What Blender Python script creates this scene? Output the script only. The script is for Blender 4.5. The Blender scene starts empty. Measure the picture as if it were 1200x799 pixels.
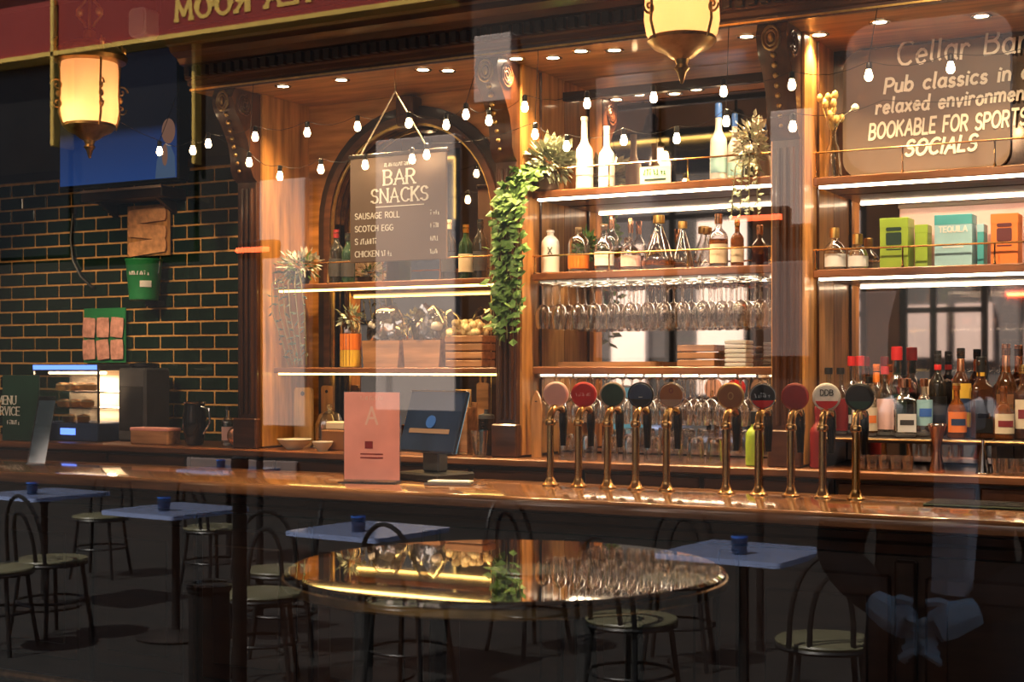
import bpy, bmesh, math, random
from mathutils import Vector, Matrix
random.seed(7)
PI = math.pi
COL = bpy.context.scene.collection
scn = bpy.context.scene

# ------------------------------------------------------------------ camera
F = 1650.0; YH = 430.0                       # focal length and horizon in pixels of the 1200x799 frame
ANG = math.atan(F / 3050.0); SA, CA = math.sin(ANG), math.cos(ANG)
_d = F / 312.0; _l = 245 / F * _d
CAM = Vector((_d * SA - _l * CA, -_d * CA - _l * SA, 1.08 + 148 / 312.0))
cam = bpy.data.cameras.new('camera'); camo = bpy.data.objects.new('camera', cam); COL.objects.link(camo)
camo.location = CAM; camo.rotation_euler = (PI / 2, 0, ANG)
cam.sensor_width = 36; cam.lens = F / 1200 * 36; cam.shift_y = (YH - 399.5) / 1200
cam.clip_start = 0.05
cam.dof.use_dof = True; cam.dof.focus_distance = 5.4; cam.dof.aperture_fstop = 7.0
scn.camera = camo

# ------------------------------------------------------------------ light and exposure
scn.view_settings.view_transform = 'Standard'; scn.view_settings.look = 'None'
scn.view_settings.gamma = 1; scn.view_settings.use_curve_mapping = False
scn.view_settings.exposure = 0.62
w = bpy.data.worlds.new('sky'); scn.world = w; w.use_nodes = True
w.node_tree.nodes['Background'].inputs[0].default_value = (0.62, 0.78, 1.0, 1)
w.node_tree.nodes['Background'].inputs[1].default_value = 1.0
sl = bpy.data.lights.new('sun', 'SUN'); sl.energy = 14.0; sl.angle = math.radians(1); sl.color = (1, .93, .84)
so = bpy.data.objects.new('sun', sl); COL.objects.link(so)
so.rotation_euler = Vector((0.3, -0.62, -0.85)).to_track_quat('-Z', 'Y').to_euler()
try:
    scn.cycles.max_bounces = 20; scn.cycles.transmission_bounces = 18; scn.cycles.transparent_max_bounces = 24
    scn.cycles.glossy_bounces = 8; scn.cycles.diffuse_bounces = 4
    scn.cycles.sample_clamp_indirect = 4.0
except Exception: pass

# ------------------------------------------------------------------ pixel -> place on the plane y = Y
def ray(px):
    t = (px - 600) / F
    return (-SA + t * CA, CA + t * SA)
def PX(px, Y): r = ray(px); return CAM.x + r[0] / r[1] * (Y - CAM.y)
def DEP(px, Y): return (Y - CAM.y) / ray(px)[1]
def PZ(px, py, Y): return CAM.z + (YH - py) / F * DEP(px, Y)
def PS(px, Y): return F / DEP(px, Y)
YPANE = -3.6
def outside(px, s):                 # street thing seen as a reflection: its image stands at scale s (px per metre)
    d = F / s; r = ray(px)
    return CAM.x + r[0] * d, 2 * YPANE - (CAM.y + r[1] * d)

# ------------------------------------------------------------------ materials
MATS = {}
def base_mat(name):
    m = bpy.data.materials.new(name); m.use_nodes = True
    MATS[name] = m
    return m, m.node_tree.nodes, m.node_tree.links, m.node_tree.nodes['Principled BSDF']
def mat(name, col, rough=.5, metal=0, spec=.5, var=0.0, scale=8, bump=0.0, emit=None, es=0, trans=0, ior=1.45, coat=0, stretch=(1, 1, 1)):
    m, N, L, b = base_mat(name)
    c = (*col, 1)
    b.inputs['Base Color'].default_value = c; b.inputs['Roughness'].default_value = rough
    b.inputs['Metallic'].default_value = metal; b.inputs['Specular IOR Level'].default_value = spec
    b.inputs['Transmission Weight'].default_value = trans; b.inputs['IOR'].default_value = ior
    b.inputs['Coat Weight'].default_value = coat; b.inputs['Coat Roughness'].default_value = .08
    if emit:
        b.inputs['Emission Color'].default_value = (*emit, 1); b.inputs['Emission Strength'].default_value = es
    if var or bump:
        tc = N.new('ShaderNodeTexCoord'); mp = N.new('ShaderNodeMapping'); mp.inputs['Scale'].default_value = stretch
        nz = N.new('ShaderNodeTexNoise'); nz.inputs['Scale'].default_value = scale; nz.inputs['Detail'].default_value = 5
        L.new(tc.outputs['Object'], mp.inputs[0]); L.new(mp.outputs[0], nz.inputs['Vector'])
        if var:
            r = N.new('ShaderNodeValToRGB')
            r.color_ramp.elements[0].position = .3; r.color_ramp.elements[1].position = .7
            r.color_ramp.elements[0].color = (*[max(0, v * (1 - var)) for v in col], 1)
            r.color_ramp.elements[1].color = (*[min(1, v * (1 + var)) for v in col], 1)
            L.new(nz.outputs['Fac'], r.inputs[0]); L.new(r.outputs[0], b.inputs['Base Color'])
        if bump:
            bp = N.new('ShaderNodeBump'); bp.inputs['Strength'].default_value = bump; bp.inputs['Distance'].default_value = .01
            L.new(nz.outputs['Fac'], bp.inputs['Height']); L.new(bp.outputs[0], b.inputs['Normal'])
    return m
def emis(name, col, s):
    m = mat(name, (.0, .0, .0), .5, emit=col, es=s); return m
def wood(name, col, axis='x', rough=.35, var=.45, coat=.3):
    st = {'x': (.12, 1, 1), 'z': (1, 1, .12), 'y': (1, .12, 1)}[axis]
    return mat(name, col, rough, var=var, scale=26, bump=.08, coat=coat, stretch=st)
wood('mahogany', (.065, .023, .010), 'x'); wood('mahogany_v', (.055, .019, .008), 'z')
wood('dark_wood', (.018, .008, .005), 'x', .4, .4, .1); wood('counter_wood', (.022, .009, .005), 'x', .4, .4, .1); wood('honey', (.42, .19, .055), 'x', .4); wood('honey_v', (.45, .21, .06), 'z', .4)
wood('shelf_wood', (.20, .075, .028), 'x', .35); wood('worktop_wood', (.26, .125, .06), 'x', .12, .35, .8)
wood('pine', (.50, .30, .13), 'z', .5); wood('crate_wood', (.38, .19, .09), 'x', .6)
mat('brass', (.80, .50, .20), .22, 1, var=.12, scale=12); mat('gold', (.85, .55, .18), .3, 1, var=.2, scale=30)
mat('old_brass', (.42, .27, .11), .35, 1, var=.3, scale=20); mat('chrome', (.75, .74, .72), .12, 1, var=.05)
mat('copper', (.72, .36, .2), .25, 1, var=.1)
mat('black', (.012, .012, .013), .4, var=.2); mat('black_gloss', (.01, .01, .012), .12, var=.2, coat=.4)
mat('dark_grey', (.05, .05, .055), .5, var=.2); mat('white', (.8, .79, .76), .5, var=.04); mat('cream', (.72, .62, .47), .5, var=.06)
mat('ceramic', (.82, .8, .78), .25, var=.04, coat=.4); mat('frost', (.75, .76, .78), .35, var=.05)
mat('red', (.55, .02, .02), .35, var=.1); mat('dark_red', (.22, .015, .018), .4, var=.12); mat('orange', (.85, .22, .03), .45, var=.1)
mat('yellow', (.8, .5, .06), .45, var=.1); mat('blue', (.05, .16, .6), .35, var=.1); mat('teal', (.06, .38, .42), .4, var=.1)
mat('lime', (.35, .52, .05), .35, var=.1); mat('green', (.02, .22, .07), .4, var=.12); mat('dark_green', (.012, .045, .03), .4, var=.2)
mat('pink', (.82, .36, .33), .45, var=.1); mat('pale_pink', (.82, .52, .48), .45, var=.08); mat('brown', (.22, .09, .03), .5, var=.15)
mat('skyblue', (.35, .62, .72), .4, var=.08); mat('maroon', (.12, .015, .02), .4, var=.1)
mat('navy', (.02, .04, .10), .4, var=.2); mat('paper', (.75, .72, .68), .7, var=.05); mat('taupe_board', (.16, .105, .075), .55, var=.12, scale=3)
mat('taupe_light', (.30, .21, .16), .5, var=.1, scale=2.5)
mat('taupe_reflection', (.13, .095, .072), .5, var=.15, scale=3); mat('chalk', (.88, .84, .76), .8, var=.05); mat('gold_paint', (.92, .58, .13), .35, var=.1)
mat('leaf', (.12, .24, .06), .5, var=.4, scale=30); mat('leaf_pale', (.55, .60, .44), .55, var=.3, scale=30); mat('petal', (.78, .74, .62), .6, var=.15, scale=30)
mat('straw', (.5, .36, .12), .6, var=.35, scale=30); mat('stem', (.18, .16, .07), .6, var=.2)
mat('tile_green', (.008, .022, .014), .1, var=.5, scale=5, bump=.04, coat=.5); mat('grout', (.68, .35, .10), .7, var=.2, scale=20)
mat('wall_dark', (.045, .028, .018), .6, var=.25, scale=3); mat('plaster', (.50, .37, .31), .8, var=.08, scale=2); mat('ceiling_dark', (.30, .21, .17), .7, var=.2, scale=3)
mat('floor_wood', (.06, .035, .02), .4, var=.4, scale=8, stretch=(.2, 2, 1)); mat('frame_blue', (.015, .032, .045), .35, var=.15)
mat('pastry', (.68, .32, .08), .5, var=.35, scale=25, bump=.3); mat('snack', (.70, .55, .30), .6, var=.35, scale=40, bump=.3)
mat('packet', (.80, .38, .30), .3, var=.3, scale=30); mat('packet_brown', (.78, .36, .16), .35, var=.35, scale=25)
mat('wrap', (.62, .58, .55), .25, var=.15, scale=12, bump=.4, coat=.5)
mat('amber', (.55, .17, .02), .1, trans=.85); mat('whisky', (.42, .13, .02), .1, trans=.7); mat('honey_liquid', (.8, .45, .06), .1, trans=.6)
mat('dark_glass', (.02, .018, .015), .06, spec=.6, coat=.6, var=.2); mat('green_glass', (.02, .055, .03), .06, trans=.35, coat=.5)
mat('brown_glass', (.10, .035, .012), .06, trans=.45, coat=.4)
mat('pavement', (.013, .013, .012), .7, var=.2, scale=2, bump=.1); mat('seat_wood', (.15, .14, .08), .4, var=.15, scale=10)
mat('sky_tinted_top', (.30, .38, .64), .15, var=.06, coat=.6); mat('black_iron', (.012, .012, .012), .4, var=.1)  # blue of the table tops is sky reflection put into the colour
mat('stone_pale', (.60, .48, .42), .8, var=.08, scale=.8); mat('stone_dark', (.02, .016, .014), .8, var=.25, scale=.8)
mat('stone_mid', (.24, .18, .16), .8, var=.12, scale=.8); mat('fascia_red', (.30, .035, .025), .5, var=.15, scale=.7); mat('shop_blue', (.03, .08, .28), .5, var=.25, scale=.6)
mat('shop_glass', (.012, .012, .012), .25, var=.3, scale=.8); mat('skin', (.45, .26, .18), .5, var=.08); mat('coat_dark', (.03, .03, .028), .8, var=.2, scale=20)
mat('scarf', (.6, .58, .62), .85, var=.2, scale=20); mat('glove_blue', (.42, .56, .70), .8, var=.2, scale=20); mat('hair', (.03, .02, .012), .6, var=.3, scale=40)
mat('table_gloss', (.045, .022, .012), .03, var=.3, scale=4, coat=1.0, spec=.9).node_tree.nodes['Principled BSDF'].inputs['Coat Roughness'].default_value = .012
emis('led_white', (1, .80, .56), 14.0); emis('led_warm', (1, .62, .16), 6.5); emis('bulb_glow', (1, .70, .38), 26.0)
emis('down_glow', (1, .78, .5), 24.0); emis('lantern_core', (1, .70, .34), 14.0); emis('case_light', (1, .66, .38), 9.0)
emis('blue_light', (.12, .25, 1), 1.6); emis('heater_glow', (1, .10, .03), 22.0)
emis('fill_glow', (1, .72, .45), 9.0); emis('screen_cyan', (.3, .75, .9), .35); emis('led_dot', (.1, .9, .4), 3.0)
def mirror_mat(name, col, rough):
    m = mat(name, col, rough, 1, var=.12, scale=2.5); return m
mirror_mat('mirror', (.64, .56, .51), .025); mirror_mat('mirror_dark', (.16, .12, .10), .10)
def glass_mat(name, tint, gl=.9, lo=.06):
    # thin drinking glass: straight-through refraction plus rim reflections
    m = bpy.data.materials.new(name); m.use_nodes = True; MATS[name] = m
    N, L = m.node_tree.nodes, m.node_tree.links
    N.remove(N['Principled BSDF'])
    rf = N.new('ShaderNodeBsdfRefraction'); rf.inputs['IOR'].default_value = 1.0; rf.inputs['Color'].default_value = (*tint, 1); rf.inputs['Roughness'].default_value = 0
    gs = N.new('ShaderNodeBsdfGlossy'); gs.inputs['Roughness'].default_value = .04; gs.inputs['Color'].default_value = (gl, gl, gl, 1)
    fr = N.new('ShaderNodeLayerWeight'); fr.inputs['Blend'].default_value = .76
    mr = N.new('ShaderNodeMapRange'); mr.inputs['To Min'].default_value = lo; mr.inputs['To Max'].default_value = .85
    mx = N.new('ShaderNodeMixShader')
    L.new(fr.outputs['Facing'], mr.inputs['Value']); L.new(mr.outputs[0], mx.inputs[0])
    L.new(rf.outputs[0], mx.inputs[1]); L.new(gs.outputs[0], mx.inputs[2]); L.new(mx.outputs[0], N['Material Output'].inputs[0])
    return m
glass_mat('thin_glass', (.96, .95, .93)); glass_mat('jar_glass', (.9, .92, .88), lo=.08); glass_mat('acrylic', (.93, .93, .95), lo=.05)
glass_mat('wrap_film', (.92, .89, .86), lo=.28)
def pane_mat():
    m = bpy.data.materials.new('window_glass'); m.use_nodes = True; MATS['window_glass'] = m
    N, L = m.node_tree.nodes, m.node_tree.links; N.remove(N['Principled BSDF'])
    tr = N.new('ShaderNodeBsdfTransparent'); tr.inputs[0].default_value = (.96, .97, .96, 1)
    gs = N.new('ShaderNodeBsdfGlossy'); gs.inputs['Roughness'].default_value = 0.0
    fr = N.new('ShaderNodeFresnel'); fr.inputs['IOR'].default_value = 1.5
    mu = N.new('ShaderNodeMath'); mu.operation = 'MULTIPLY'; mu.inputs[1].default_value = 2.0; mu.use_clamp = True
    mx = N.new('ShaderNodeMixShader')
    L.new(fr.outputs[0], mu.inputs[0]); L.new(mu.outputs[0], mx.inputs[0]); L.new(tr.outputs[0], mx.inputs[1]); L.new(gs.outputs[0], mx.inputs[2])
    L.new(mx.outputs[0], N['Material Output'].inputs[0])
pane_mat()
def lantern_mat():
    m, N, L, b = base_mat('lantern_glass')
    b.inputs['Base Color'].default_value = (.85, .62, .38, 1); b.inputs['Roughness'].default_value = .35
    tc = N.new('ShaderNodeTexCoord'); mp = N.new('ShaderNodeMapping'); mp.inputs['Scale'].default_value = (30, 30, 1.5)
    nz = N.new('ShaderNodeTexNoise'); nz.inputs['Scale'].default_value = 1.0
    r = N.new('ShaderNodeValToRGB'); r.color_ramp.elements[0].color = (.70, .34, .11, 1); r.color_ramp.elements[1].color = (1, .62, .30, 1)
    L.new(tc.outputs['Object'], mp.inputs[0]); L.new(mp.outputs[0], nz.inputs['Vector']); L.new(nz.outputs['Fac'], r.inputs[0])
    L.new(r.outputs[0], b.inputs['Emission Color']); b.inputs['Emission Strength'].default_value = .3
    tl = N.new('ShaderNodeBsdfTranslucent'); tl.inputs[0].default_value = (1, .56, .27, 1)
    mx = N.new('ShaderNodeMixShader'); mx.inputs[0].default_value = .22
    L.new(b.outputs[0], mx.inputs[1]); L.new(tl.outputs[0], mx.inputs[2]); L.new(mx.outputs[0], N['Material Output'].inputs[0])
lantern_mat()

# ------------------------------------------------------------------ mesh builder
class MB:
    def __init__(s): s.v = []; s.f = []
    def add(s, v, f):
        o = len(s.v); s.v += [tuple(p) for p in v]; s.f += [tuple(i + o for i in q) for q in f]; return s
    def box(s, x0, x1, y0, y1, z0, z1):
        return s.add([(x0,y0,z0),(x1,y0,z0),(x1,y1,z0),(x0,y1,z0),(x0,y0,z1),(x1,y0,z1),(x1,y1,z1),(x0,y1,z1)],
                     [(0,3,2,1),(4,5,6,7),(0,1,5,4),(1,2,6,5),(2,3,7,6),(3,0,4,7)])
    def cbox(s, x0, x1, y0, y1, z0, z1, c=.004):      # box with chamfered edges
        bm = bmesh.new(); bmesh.ops.create_cube(bm, size=1)
        for v in bm.verts:
            v.co = ((x0+x1)/2 + v.co.x*(x1-x0), (y0+y1)/2 + v.co.y*(y1-y0), (z0+z1)/2 + v.co.z*(z1-z0))
        bmesh.ops.bevel(bm, geom=list(bm.edges), offset=c, segments=1, affect='EDGES', clamp_overlap=True)
        bm.verts.index_update(); s.add([v.co for v in bm.verts], [[v.index for v in f.verts] for f in bm.faces]); bm.free(); return s
    def lathe(s, prof, c=(0,0,0), seg=20, sq=0, closed=False, sx=1, sy=1):
        n = len(prof); V = []; Fc = []
        for r, z in prof:
            for k in range(seg):
                a = 2*PI*(k+.5)/seg; ca, sa = math.cos(a), math.sin(a); q = 1
                if sq: q = (abs(ca)**sq + abs(sa)**sq) ** (-1/sq)
                V.append((c[0]+r*ca*q*sx, c[1]+r*sa*q*sy, c[2]+z))
        for i in range(n-1):
            for k in range(seg):
                k2 = (k+1) % seg
                Fc.append((i*seg+k, i*seg+k2, (i+1)*seg+k2, (i+1)*seg+k))
        if not closed:
            if prof[0][0] > 1e-5: Fc.append(tuple(range(seg-1, -1, -1)))
            if prof[-1][0] > 1e-5: Fc.append(tuple((n-1)*seg+k for k in range(seg)))
        return s.add(V, Fc)
    def tube(s, pts, r, seg=8, cap=True):
        pts = [Vector(p) for p in pts]; n = len(pts); V = []; Fc = []
        rs = r if isinstance(r, (list, tuple)) else [r]*n
        up = None
        for i, p in enumerate(pts):
            t = (pts[min(i+1, n-1)] - pts[max(i-1, 0)]).normalized()
            if up is None:
                up = Vector((0,0,1)) if abs(t.z) < .9 else Vector((1,0,0))
            x = t.cross(up)
            if x.length < 1e-4: x = t.orthogonal()
            x.normalize(); y = t.cross(x).normalized(); up = -y if False else x.cross(t)
            for k in range(seg):
                a = 2*PI*k/seg; q = p + (x*math.cos(a) + y*math.sin(a))*rs[i]; V.append(q)
        for i in range(n-1):
            for k in range(seg):
                k2 = (k+1) % seg; Fc.append((i*seg+k, i*seg+k2, (i+1)*seg+k2, (i+1)*seg+k))
        if cap: Fc += [tuple(range(seg-1,-1,-1)), tuple((n-1)*seg+k for k in range(seg))]
        return s.add(V, Fc)
    def prism(s, poly, y0, y1):           # polygon in x,z pushed along y
        n = len(poly); V = [(x,y0,z) for x,z in poly] + [(x,y1,z) for x,z in poly]
        return s.add(V, [tuple(range(n)), tuple(range(2*n-1, n-1, -1))] + [(i, n+i, n+(i+1)%n, (i+1)%n) for i in range(n)])
    def prismx(s, poly, x0, x1):          # polygon in y,z pushed along x
        n = len(poly); V = [(x0,y,z) for y,z in poly] + [(x1,y,z) for y,z in poly]
        return s.add(V, [tuple(range(n-1,-1,-1)), tuple(range(n, 2*n))] + [(i, (i+1)%n, n+(i+1)%n, n+i) for i in range(n)])
    def arcstrip(s, r, z0, z1, a0, a1, seg=10, t=.0012):   # curved label
        V = []; Fc = []
        for k in range(seg+1):
            a = a0 + (a1-a0)*k/seg; c, q = math.cos(a), math.sin(a)
            V += [(r*c, r*q, z0), (r*c, r*q, z1), ((r+t)*c, (r+t)*q, z0), ((r+t)*c, (r+t)*q, z1)]
        for k in range(seg):
            i = 4*k; j = i+4
            Fc += [(i+2, j+2, j+3, i+3), (i, i+1, j+1, j), (i+1, i+3, j+3, j+1), (i, j, j+2, i+2)]
        Fc += [(0, 2, 3, 1), (4*seg, 4*seg+1, 4*seg+3, 4*seg+2)]
        return s.add(V, Fc)
    def ball(s, c, r, seg=10, sz=1):
        return s.lathe([(max(1e-6, r*math.sin(PI*i/6)), -r*sz*math.cos(PI*i/6)) for i in range(7)], c, seg, closed=True)
    def leaf(s, p, d, n, L, W):
        p = Vector(p); d = Vector(d).normalized(); n = Vector(n); x = d.cross(n)
        if x.length < 1e-3: x = d.orthogonal()
        x.normalize(); u = x.cross(d)
        return s.add([p, p+d*L*.45+x*W/2-u*L*.05, p+d*L, p+d*L*.45-x*W/2-u*L*.05, p+d*L*.5+u*L*.06], [(0,1,4),(1,2,4),(2,3,4),(3,0,4)])
    def move(s, M):
        s.v = [tuple(M @ Vector(p)) for p in s.v]; return s
    def build(s, name, m, parent=None, smooth=35, loc=None):
        me = bpy.data.meshes.new(name); me.from_pydata(s.v, [], s.f); me.update()
        me.materials.append(MATS[m])
        if smooth:
            for p in me.polygons: p.use_smooth = True
            me.set_sharp_from_angle(angle=math.radians(smooth))
        o = bpy.data.objects.new(name, me); COL.objects.link(o)
        if parent: o.parent = parent
        if loc: o.location = loc
        return o
def tag(o, label=None, cat=None, group=None, kind=None):
    if label: o['label'] = label
    if cat: o['category'] = cat
    if group: o['group'] = group
    if kind: o['kind'] = kind
    return o
def thing(name, label, cat, loc=(0,0,0), rz=0, group=None):
    o = bpy.data.objects.new(name, None); COL.objects.link(o); o.empty_display_size = .05
    o.location = loc; o.rotation_euler = (0, 0, rz); return tag(o, label, cat, group)
def struct(o): o['kind'] = 'structure'; return o
def copy_tree(o, parent=None):
    c = o.copy(); COL.objects.link(c); c.parent = parent
    for ch in list(o.children): copy_tree(ch, c)
    return c

# ------------------------------------------------------------------ stroke lettering
def _arc(cx, cy, rx, ry, a0, a1, n=9):
    return [(cx+rx*math.cos(math.radians(a0+(a1-a0)*i/n)), cy+ry*math.sin(math.radians(a0+(a1-a0)*i/n))) for i in range(n+1)]
G = {
 'A': (.7, [[(0,0),(.35,1),(.7,0)],[(.13,.36),(.57,.36)]]), 'B': (.58, [[(0,0),(0,1)],[(0,1)]+_arc(.26,.76,.26,.24,90,-90)+[(0,.52)]+_arc(.28,.26,.3,.26,90,-90)+[(0,0)]]),
 'C': (.66, [_arc(.38,.5,.38,.5,50,310,12)]), 'D': (.64, [[(0,0),(0,1)]+_arc(.2,.5,.44,.5,90,-90)+[(0,0)]]),
 'E': (.5, [[(.5,1),(0,1),(0,0),(.5,0)],[(0,.52),(.4,.52)]]), 'F': (.48, [[(.48,1),(0,1),(0,0)],[(0,.52),(.38,.52)]]),
 'G': (.7, [_arc(.38,.5,.38,.5,50,330,12)+[(.7,.45),(.45,.45)]]), 'H': (.6, [[(0,0),(0,1)],[(.6,0),(.6,1)],[(0,.52),(.6,.52)]]),
 'I': (.08, [[(.04,0),(.04,1)]]), 'K': (.58, [[(0,0),(0,1)],[(.56,1),(.02,.45)],[(.18,.6),(.58,0)]]), 'L': (.48, [[(0,1),(0,0),(.48,0)]]),
 'M': (.8, [[(0,0),(.06,1),(.4,.2),(.74,1),(.8,0)]]), 'N': (.64, [[(0,0),(0,1),(.64,0),(.64,1)]]), 'O': (.74, [_arc(.37,.5,.37,.5,90,450,16)]),
 'P': (.54, [[(0,0),(0,1)]+_arc(.26,.74,.28,.26,90,-90)+[(0,.48)]]), 'R': (.58, [[(0,0),(0,1)]+_arc(.26,.75,.28,.25,90,-90)+[(0,.5)],[(.26,.5),(.58,0)]]),
 'S': (.54, [_arc(.27,.75,.25,.25,30,270,9)+_arc(.27,.25,.27,.25,90,-150,9)]), 'T': (.6, [[(0,1),(.6,1)],[(.3,1),(.3,0)]]),
 'U': (.62, [[(0,1),(0,.3)]+_arc(.31,.3,.31,.3,180,360)+[(.62,1)]]), 'V': (.64, [[(0,1),(.32,0),(.64,1)]]), 'Y': (.6, [[(0,1),(.3,.5),(.6,1)],[(.3,.5),(.3,0)]]),
 'W': (.9, [[(0,1),(.22,0),(.45,.8),(.68,0),(.9,1)]]), 'X': (.6, [[(0,0),(.6,1)],[(0,1),(.6,0)]]), 'Q': (.74, [_arc(.37,.5,.37,.5,90,450,16),[(.45,.2),(.74,-.05)]]),
 'a': (.5, [_arc(.23,.3,.23,.3,60,420,12),[(.46,.6),(.46,.08),(.54,0)]]), 'b': (.5, [[(0,1.05),(0,0)],_arc(.24,.3,.24,.3,150,-170,11)]),
 'c': (.44, [_arc(.25,.3,.25,.3,50,310,9)]), 'd': (.5, [_arc(.23,.3,.23,.3,60,420,12),[(.46,1.05),(.46,.08),(.54,0)]]),
 'e': (.46, [[(.02,.3),(.45,.34)]+_arc(.24,.3,.22,.3,10,320,10)]), 'i': (.1, [[(.03,.6),(.05,.0)],[(.06,.82),(.08,.86)]]), 'l': (.14, [[(.04,1.08),(.04,.1),(.12,0)]]),
 'm': (.76, [[(0,.6),(.02,0)],[(.02,.4)]+_arc(.2,.4,.17,.2,160,0,5)+[(.38,0)],[(.38,.4)]+_arc(.56,.4,.17,.2,160,0,5)+[(.74,0)]]),
 'n': (.46, [[(0,.6),(.02,0)],[(.02,.36)]+_arc(.22,.38,.2,.22,160,0,5)+[(.44,0)]]), 'o': (.46, [_arc(.23,.3,.23,.3,90,450,12)]),
 'r': (.34, [[(0,.6),(.02,0)],[(.02,.32)]+_arc(.2,.36,.18,.24,160,40,4)]), 's': (.36, [_arc(.19,.44,.16,.16,30,260,6)+_arc(.18,.15,.18,.15,90,-150,6)]),
 't': (.34, [[(.14,.95),(.14,.1),(.28,0)],[(0,.62),(.32,.64)]]), 'u': (.46, [[(0,.6),(0,.2)]+_arc(.21,.2,.21,.2,180,340,5)+[(.43,.6),(.45,0)]]),
 'v': (.42, [[(0,.6),(.2,0),(.42,.6)]]), 'x': (.42, [[(0,0),(.42,.6)],[(0,.6),(.42,0)]]),
 '1': (.2, [[(0,.8),(.15,1),(.15,0)]]), '2': (.5, [_arc(.25,.74,.24,.26,160,-30,7)+[(0,0),(.5,0)]]), '3': (.5, [_arc(.24,.75,.22,.25,150,-90,7)+_arc(.24,.26,.26,.26,90,-150,7)]),
 '4': (.54, [[(.4,0),(.4,1),(0,.3),(.54,.3)]]), '5': (.5, [[(.46,1),(.06,1),(.04,.58)]+_arc(.22,.32,.26,.32,110,-140,8)]), '6': (.5, [_arc(.25,.28,.25,.28,90,450,10),[(.02,.35),(.1,.75),(.36,1)]]),
 '0': (.5, [_arc(.25,.5,.25,.5,90,450,12)]), '.': (.08, [[(.03,0),(.05,.05)]]), '-': (.3, [[(0,.45),(.3,.45)]]), '&': (.6, [[(.6,0),(.15,.75)]+_arc(.28,.82,.14,.18,180,0,5)+[(.05,.3)]+_arc(.25,.22,.22,.22,170,330,6)+[(.58,.45)]]),
}
def text_width(t, sp=.2): return sum((G[c][0] if c in G else .35) + sp for c in t) - sp
def lettering(mb, t, h, x, z, y, sw=.1, slant=0, rise=0, sp=.2, jit=0, serif=False, wide=1.0, depth=.002, align='l', mirror=False):
    """strokes in the x,z plane at y, facing -y; h is the capital height"""
    if align == 'c': x -= text_width(t, sp)*h*wide/2
    cx = 0; nseg = 0
    for ch in t:
        if ch not in G: cx += .35 + sp; continue
        wd, strokes = G[ch]
        j = random.uniform(-jit, jit)
        for st in strokes:
            pts = [(cx + p[0] + slant*p[1], p[1] + j + rise*(cx+p[0])) for p in st]
            segs = list(zip(pts, pts[1:]))
            if serif:
                for e in (pts[0], pts[-1]): segs.append(((e[0]-.09, e[1]), (e[0]+.09, e[1])))
            for (ax, az), (bx, bz) in segs:
                dx, dz = bx-ax, bz-az; l = math.hypot(dx, dz)
                if l < 1e-5: continue
                wv = sw * (1.25 if serif and abs(dz) > abs(dx) and dx <= 0 else .8 if serif else 1)
                nx, nz = -dz/l*wv/2, dx/l*wv/2; ex, ez = dx/l*wv*.3, dz/l*wv*.3
                q = [(ax-ex+nx, az-ez+nz), (ax-ex-nx, az-ez-nz), (bx+ex-nx, bz+ez-nz), (bx+ex+nx, bz+ez+nz)]
                nseg += 1; mb.prism([(x+u*h*wide, z+v*h) for u, v in q], y-depth-(nseg % 7)*depth*.05, y)
        cx += wd + sp
    return mb

def scribble(mb, w, h, x, z, y, sw=.16, depth=.0015, align='c', seed=1):
    """print too small to read in the photograph: a row of short letter-like strokes, w wide and h high"""
    rn = random.Random(seed)
    if align == 'c': x -= w/2
    u = 0; k = 0
    while u < w - h*.3:
        a = rn.choice(((0,0,0,1), (0,0,.35,1), (.35,0,0,1), (0,.5,.4,.5), (0,1,.4,1), (0,0,.4,0)))
        for (x0, z0, x1, z1) in (a, (.2, 0, .2, rn.choice((.6, 1)))):
            dx, dz = (x1-x0)*h, (z1-z0)*h; l = math.hypot(dx, dz) or 1e-6; nx, nz = -dz/l*h*sw/2, dx/l*h*sw/2; k += 1
            ax, az, bx, bz = x+u+x0*h, z+z0*h, x+u+x1*h, z+z1*h
            mb.prism([(ax+nx, az+nz), (ax-nx, az-nz), (bx-nx, bz-nz), (bx+nx, bz+nz)], y-depth-(k % 5)*depth*.06, y)
        u += h*rn.choice((.5, .55, .6, .85))
    return mb

# ================================================================== THE ROOM
XL, XR, YB, ZC = -7.4, 3.2, 1.0, 3.7
struct(MB().box(XL, XR, YPANE, 1.25, -.1, 0).build('floor', 'floor_wood'))
struct(MB().box(XL, XR, YPANE-.12, 1.25, ZC, ZC+.15).build('ceiling', 'ceiling_dark'))
struct(MB().box(XL-.15, XL, YPANE, 1.25, 0, ZC).build('wall_left', 'wall_dark'))
struct(MB().box(XR, XR+.15, YPANE, 1.25, 0, ZC).build('wall_right', 'wall_dark'))
wb = struct(MB().box(XL, XR, 1.03, 1.25, 0, ZC).build('wall_back', 'wall_dark'))
# tiled part of the back wall: gilt joints, dark green glazed tiles each on its own
TX0, TX1, TZ0, TZ1 = -5.15, -2.72, 1.12, 2.66
MB().box(TX0, TX1, 1.005, 1.03, TZ0, TZ1).build('tile_bed', 'grout', wb)
tw, th, gj = .196, .0765, .0105
tile_me = None; row = 0; z = TZ0 + .004
def tile_mesh(wd):
    return MB().cbox(0, wd, -.009, .006, 0, th-gj, .004)
full = None
while z + th < TZ1 + .02:
    x = TX0 - (tw/2 if row % 2 else 0)
    while x < TX1:
        x0, x1 = max(x, TX0), min(x+tw-gj, TX1)
        if x1 - x0 > .03:
            if abs((x1-x0) - (tw-gj)) < 1e-4:
                if full is None:
                    full = tile_mesh(tw-gj).build('tile', 'tile_green', wb, loc=(x0, 1.005, z)); 
                else:
                    t = full.copy(); COL.objects.link(t); t.location = (x0, 1.005+random.uniform(-.0015,.0015), z)
            else:
                tile_mesh(x1-x0).build('tile', 'tile_green', wb, loc=(x0, 1.005, z))
        x += tw
    z += th; row += 1
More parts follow.
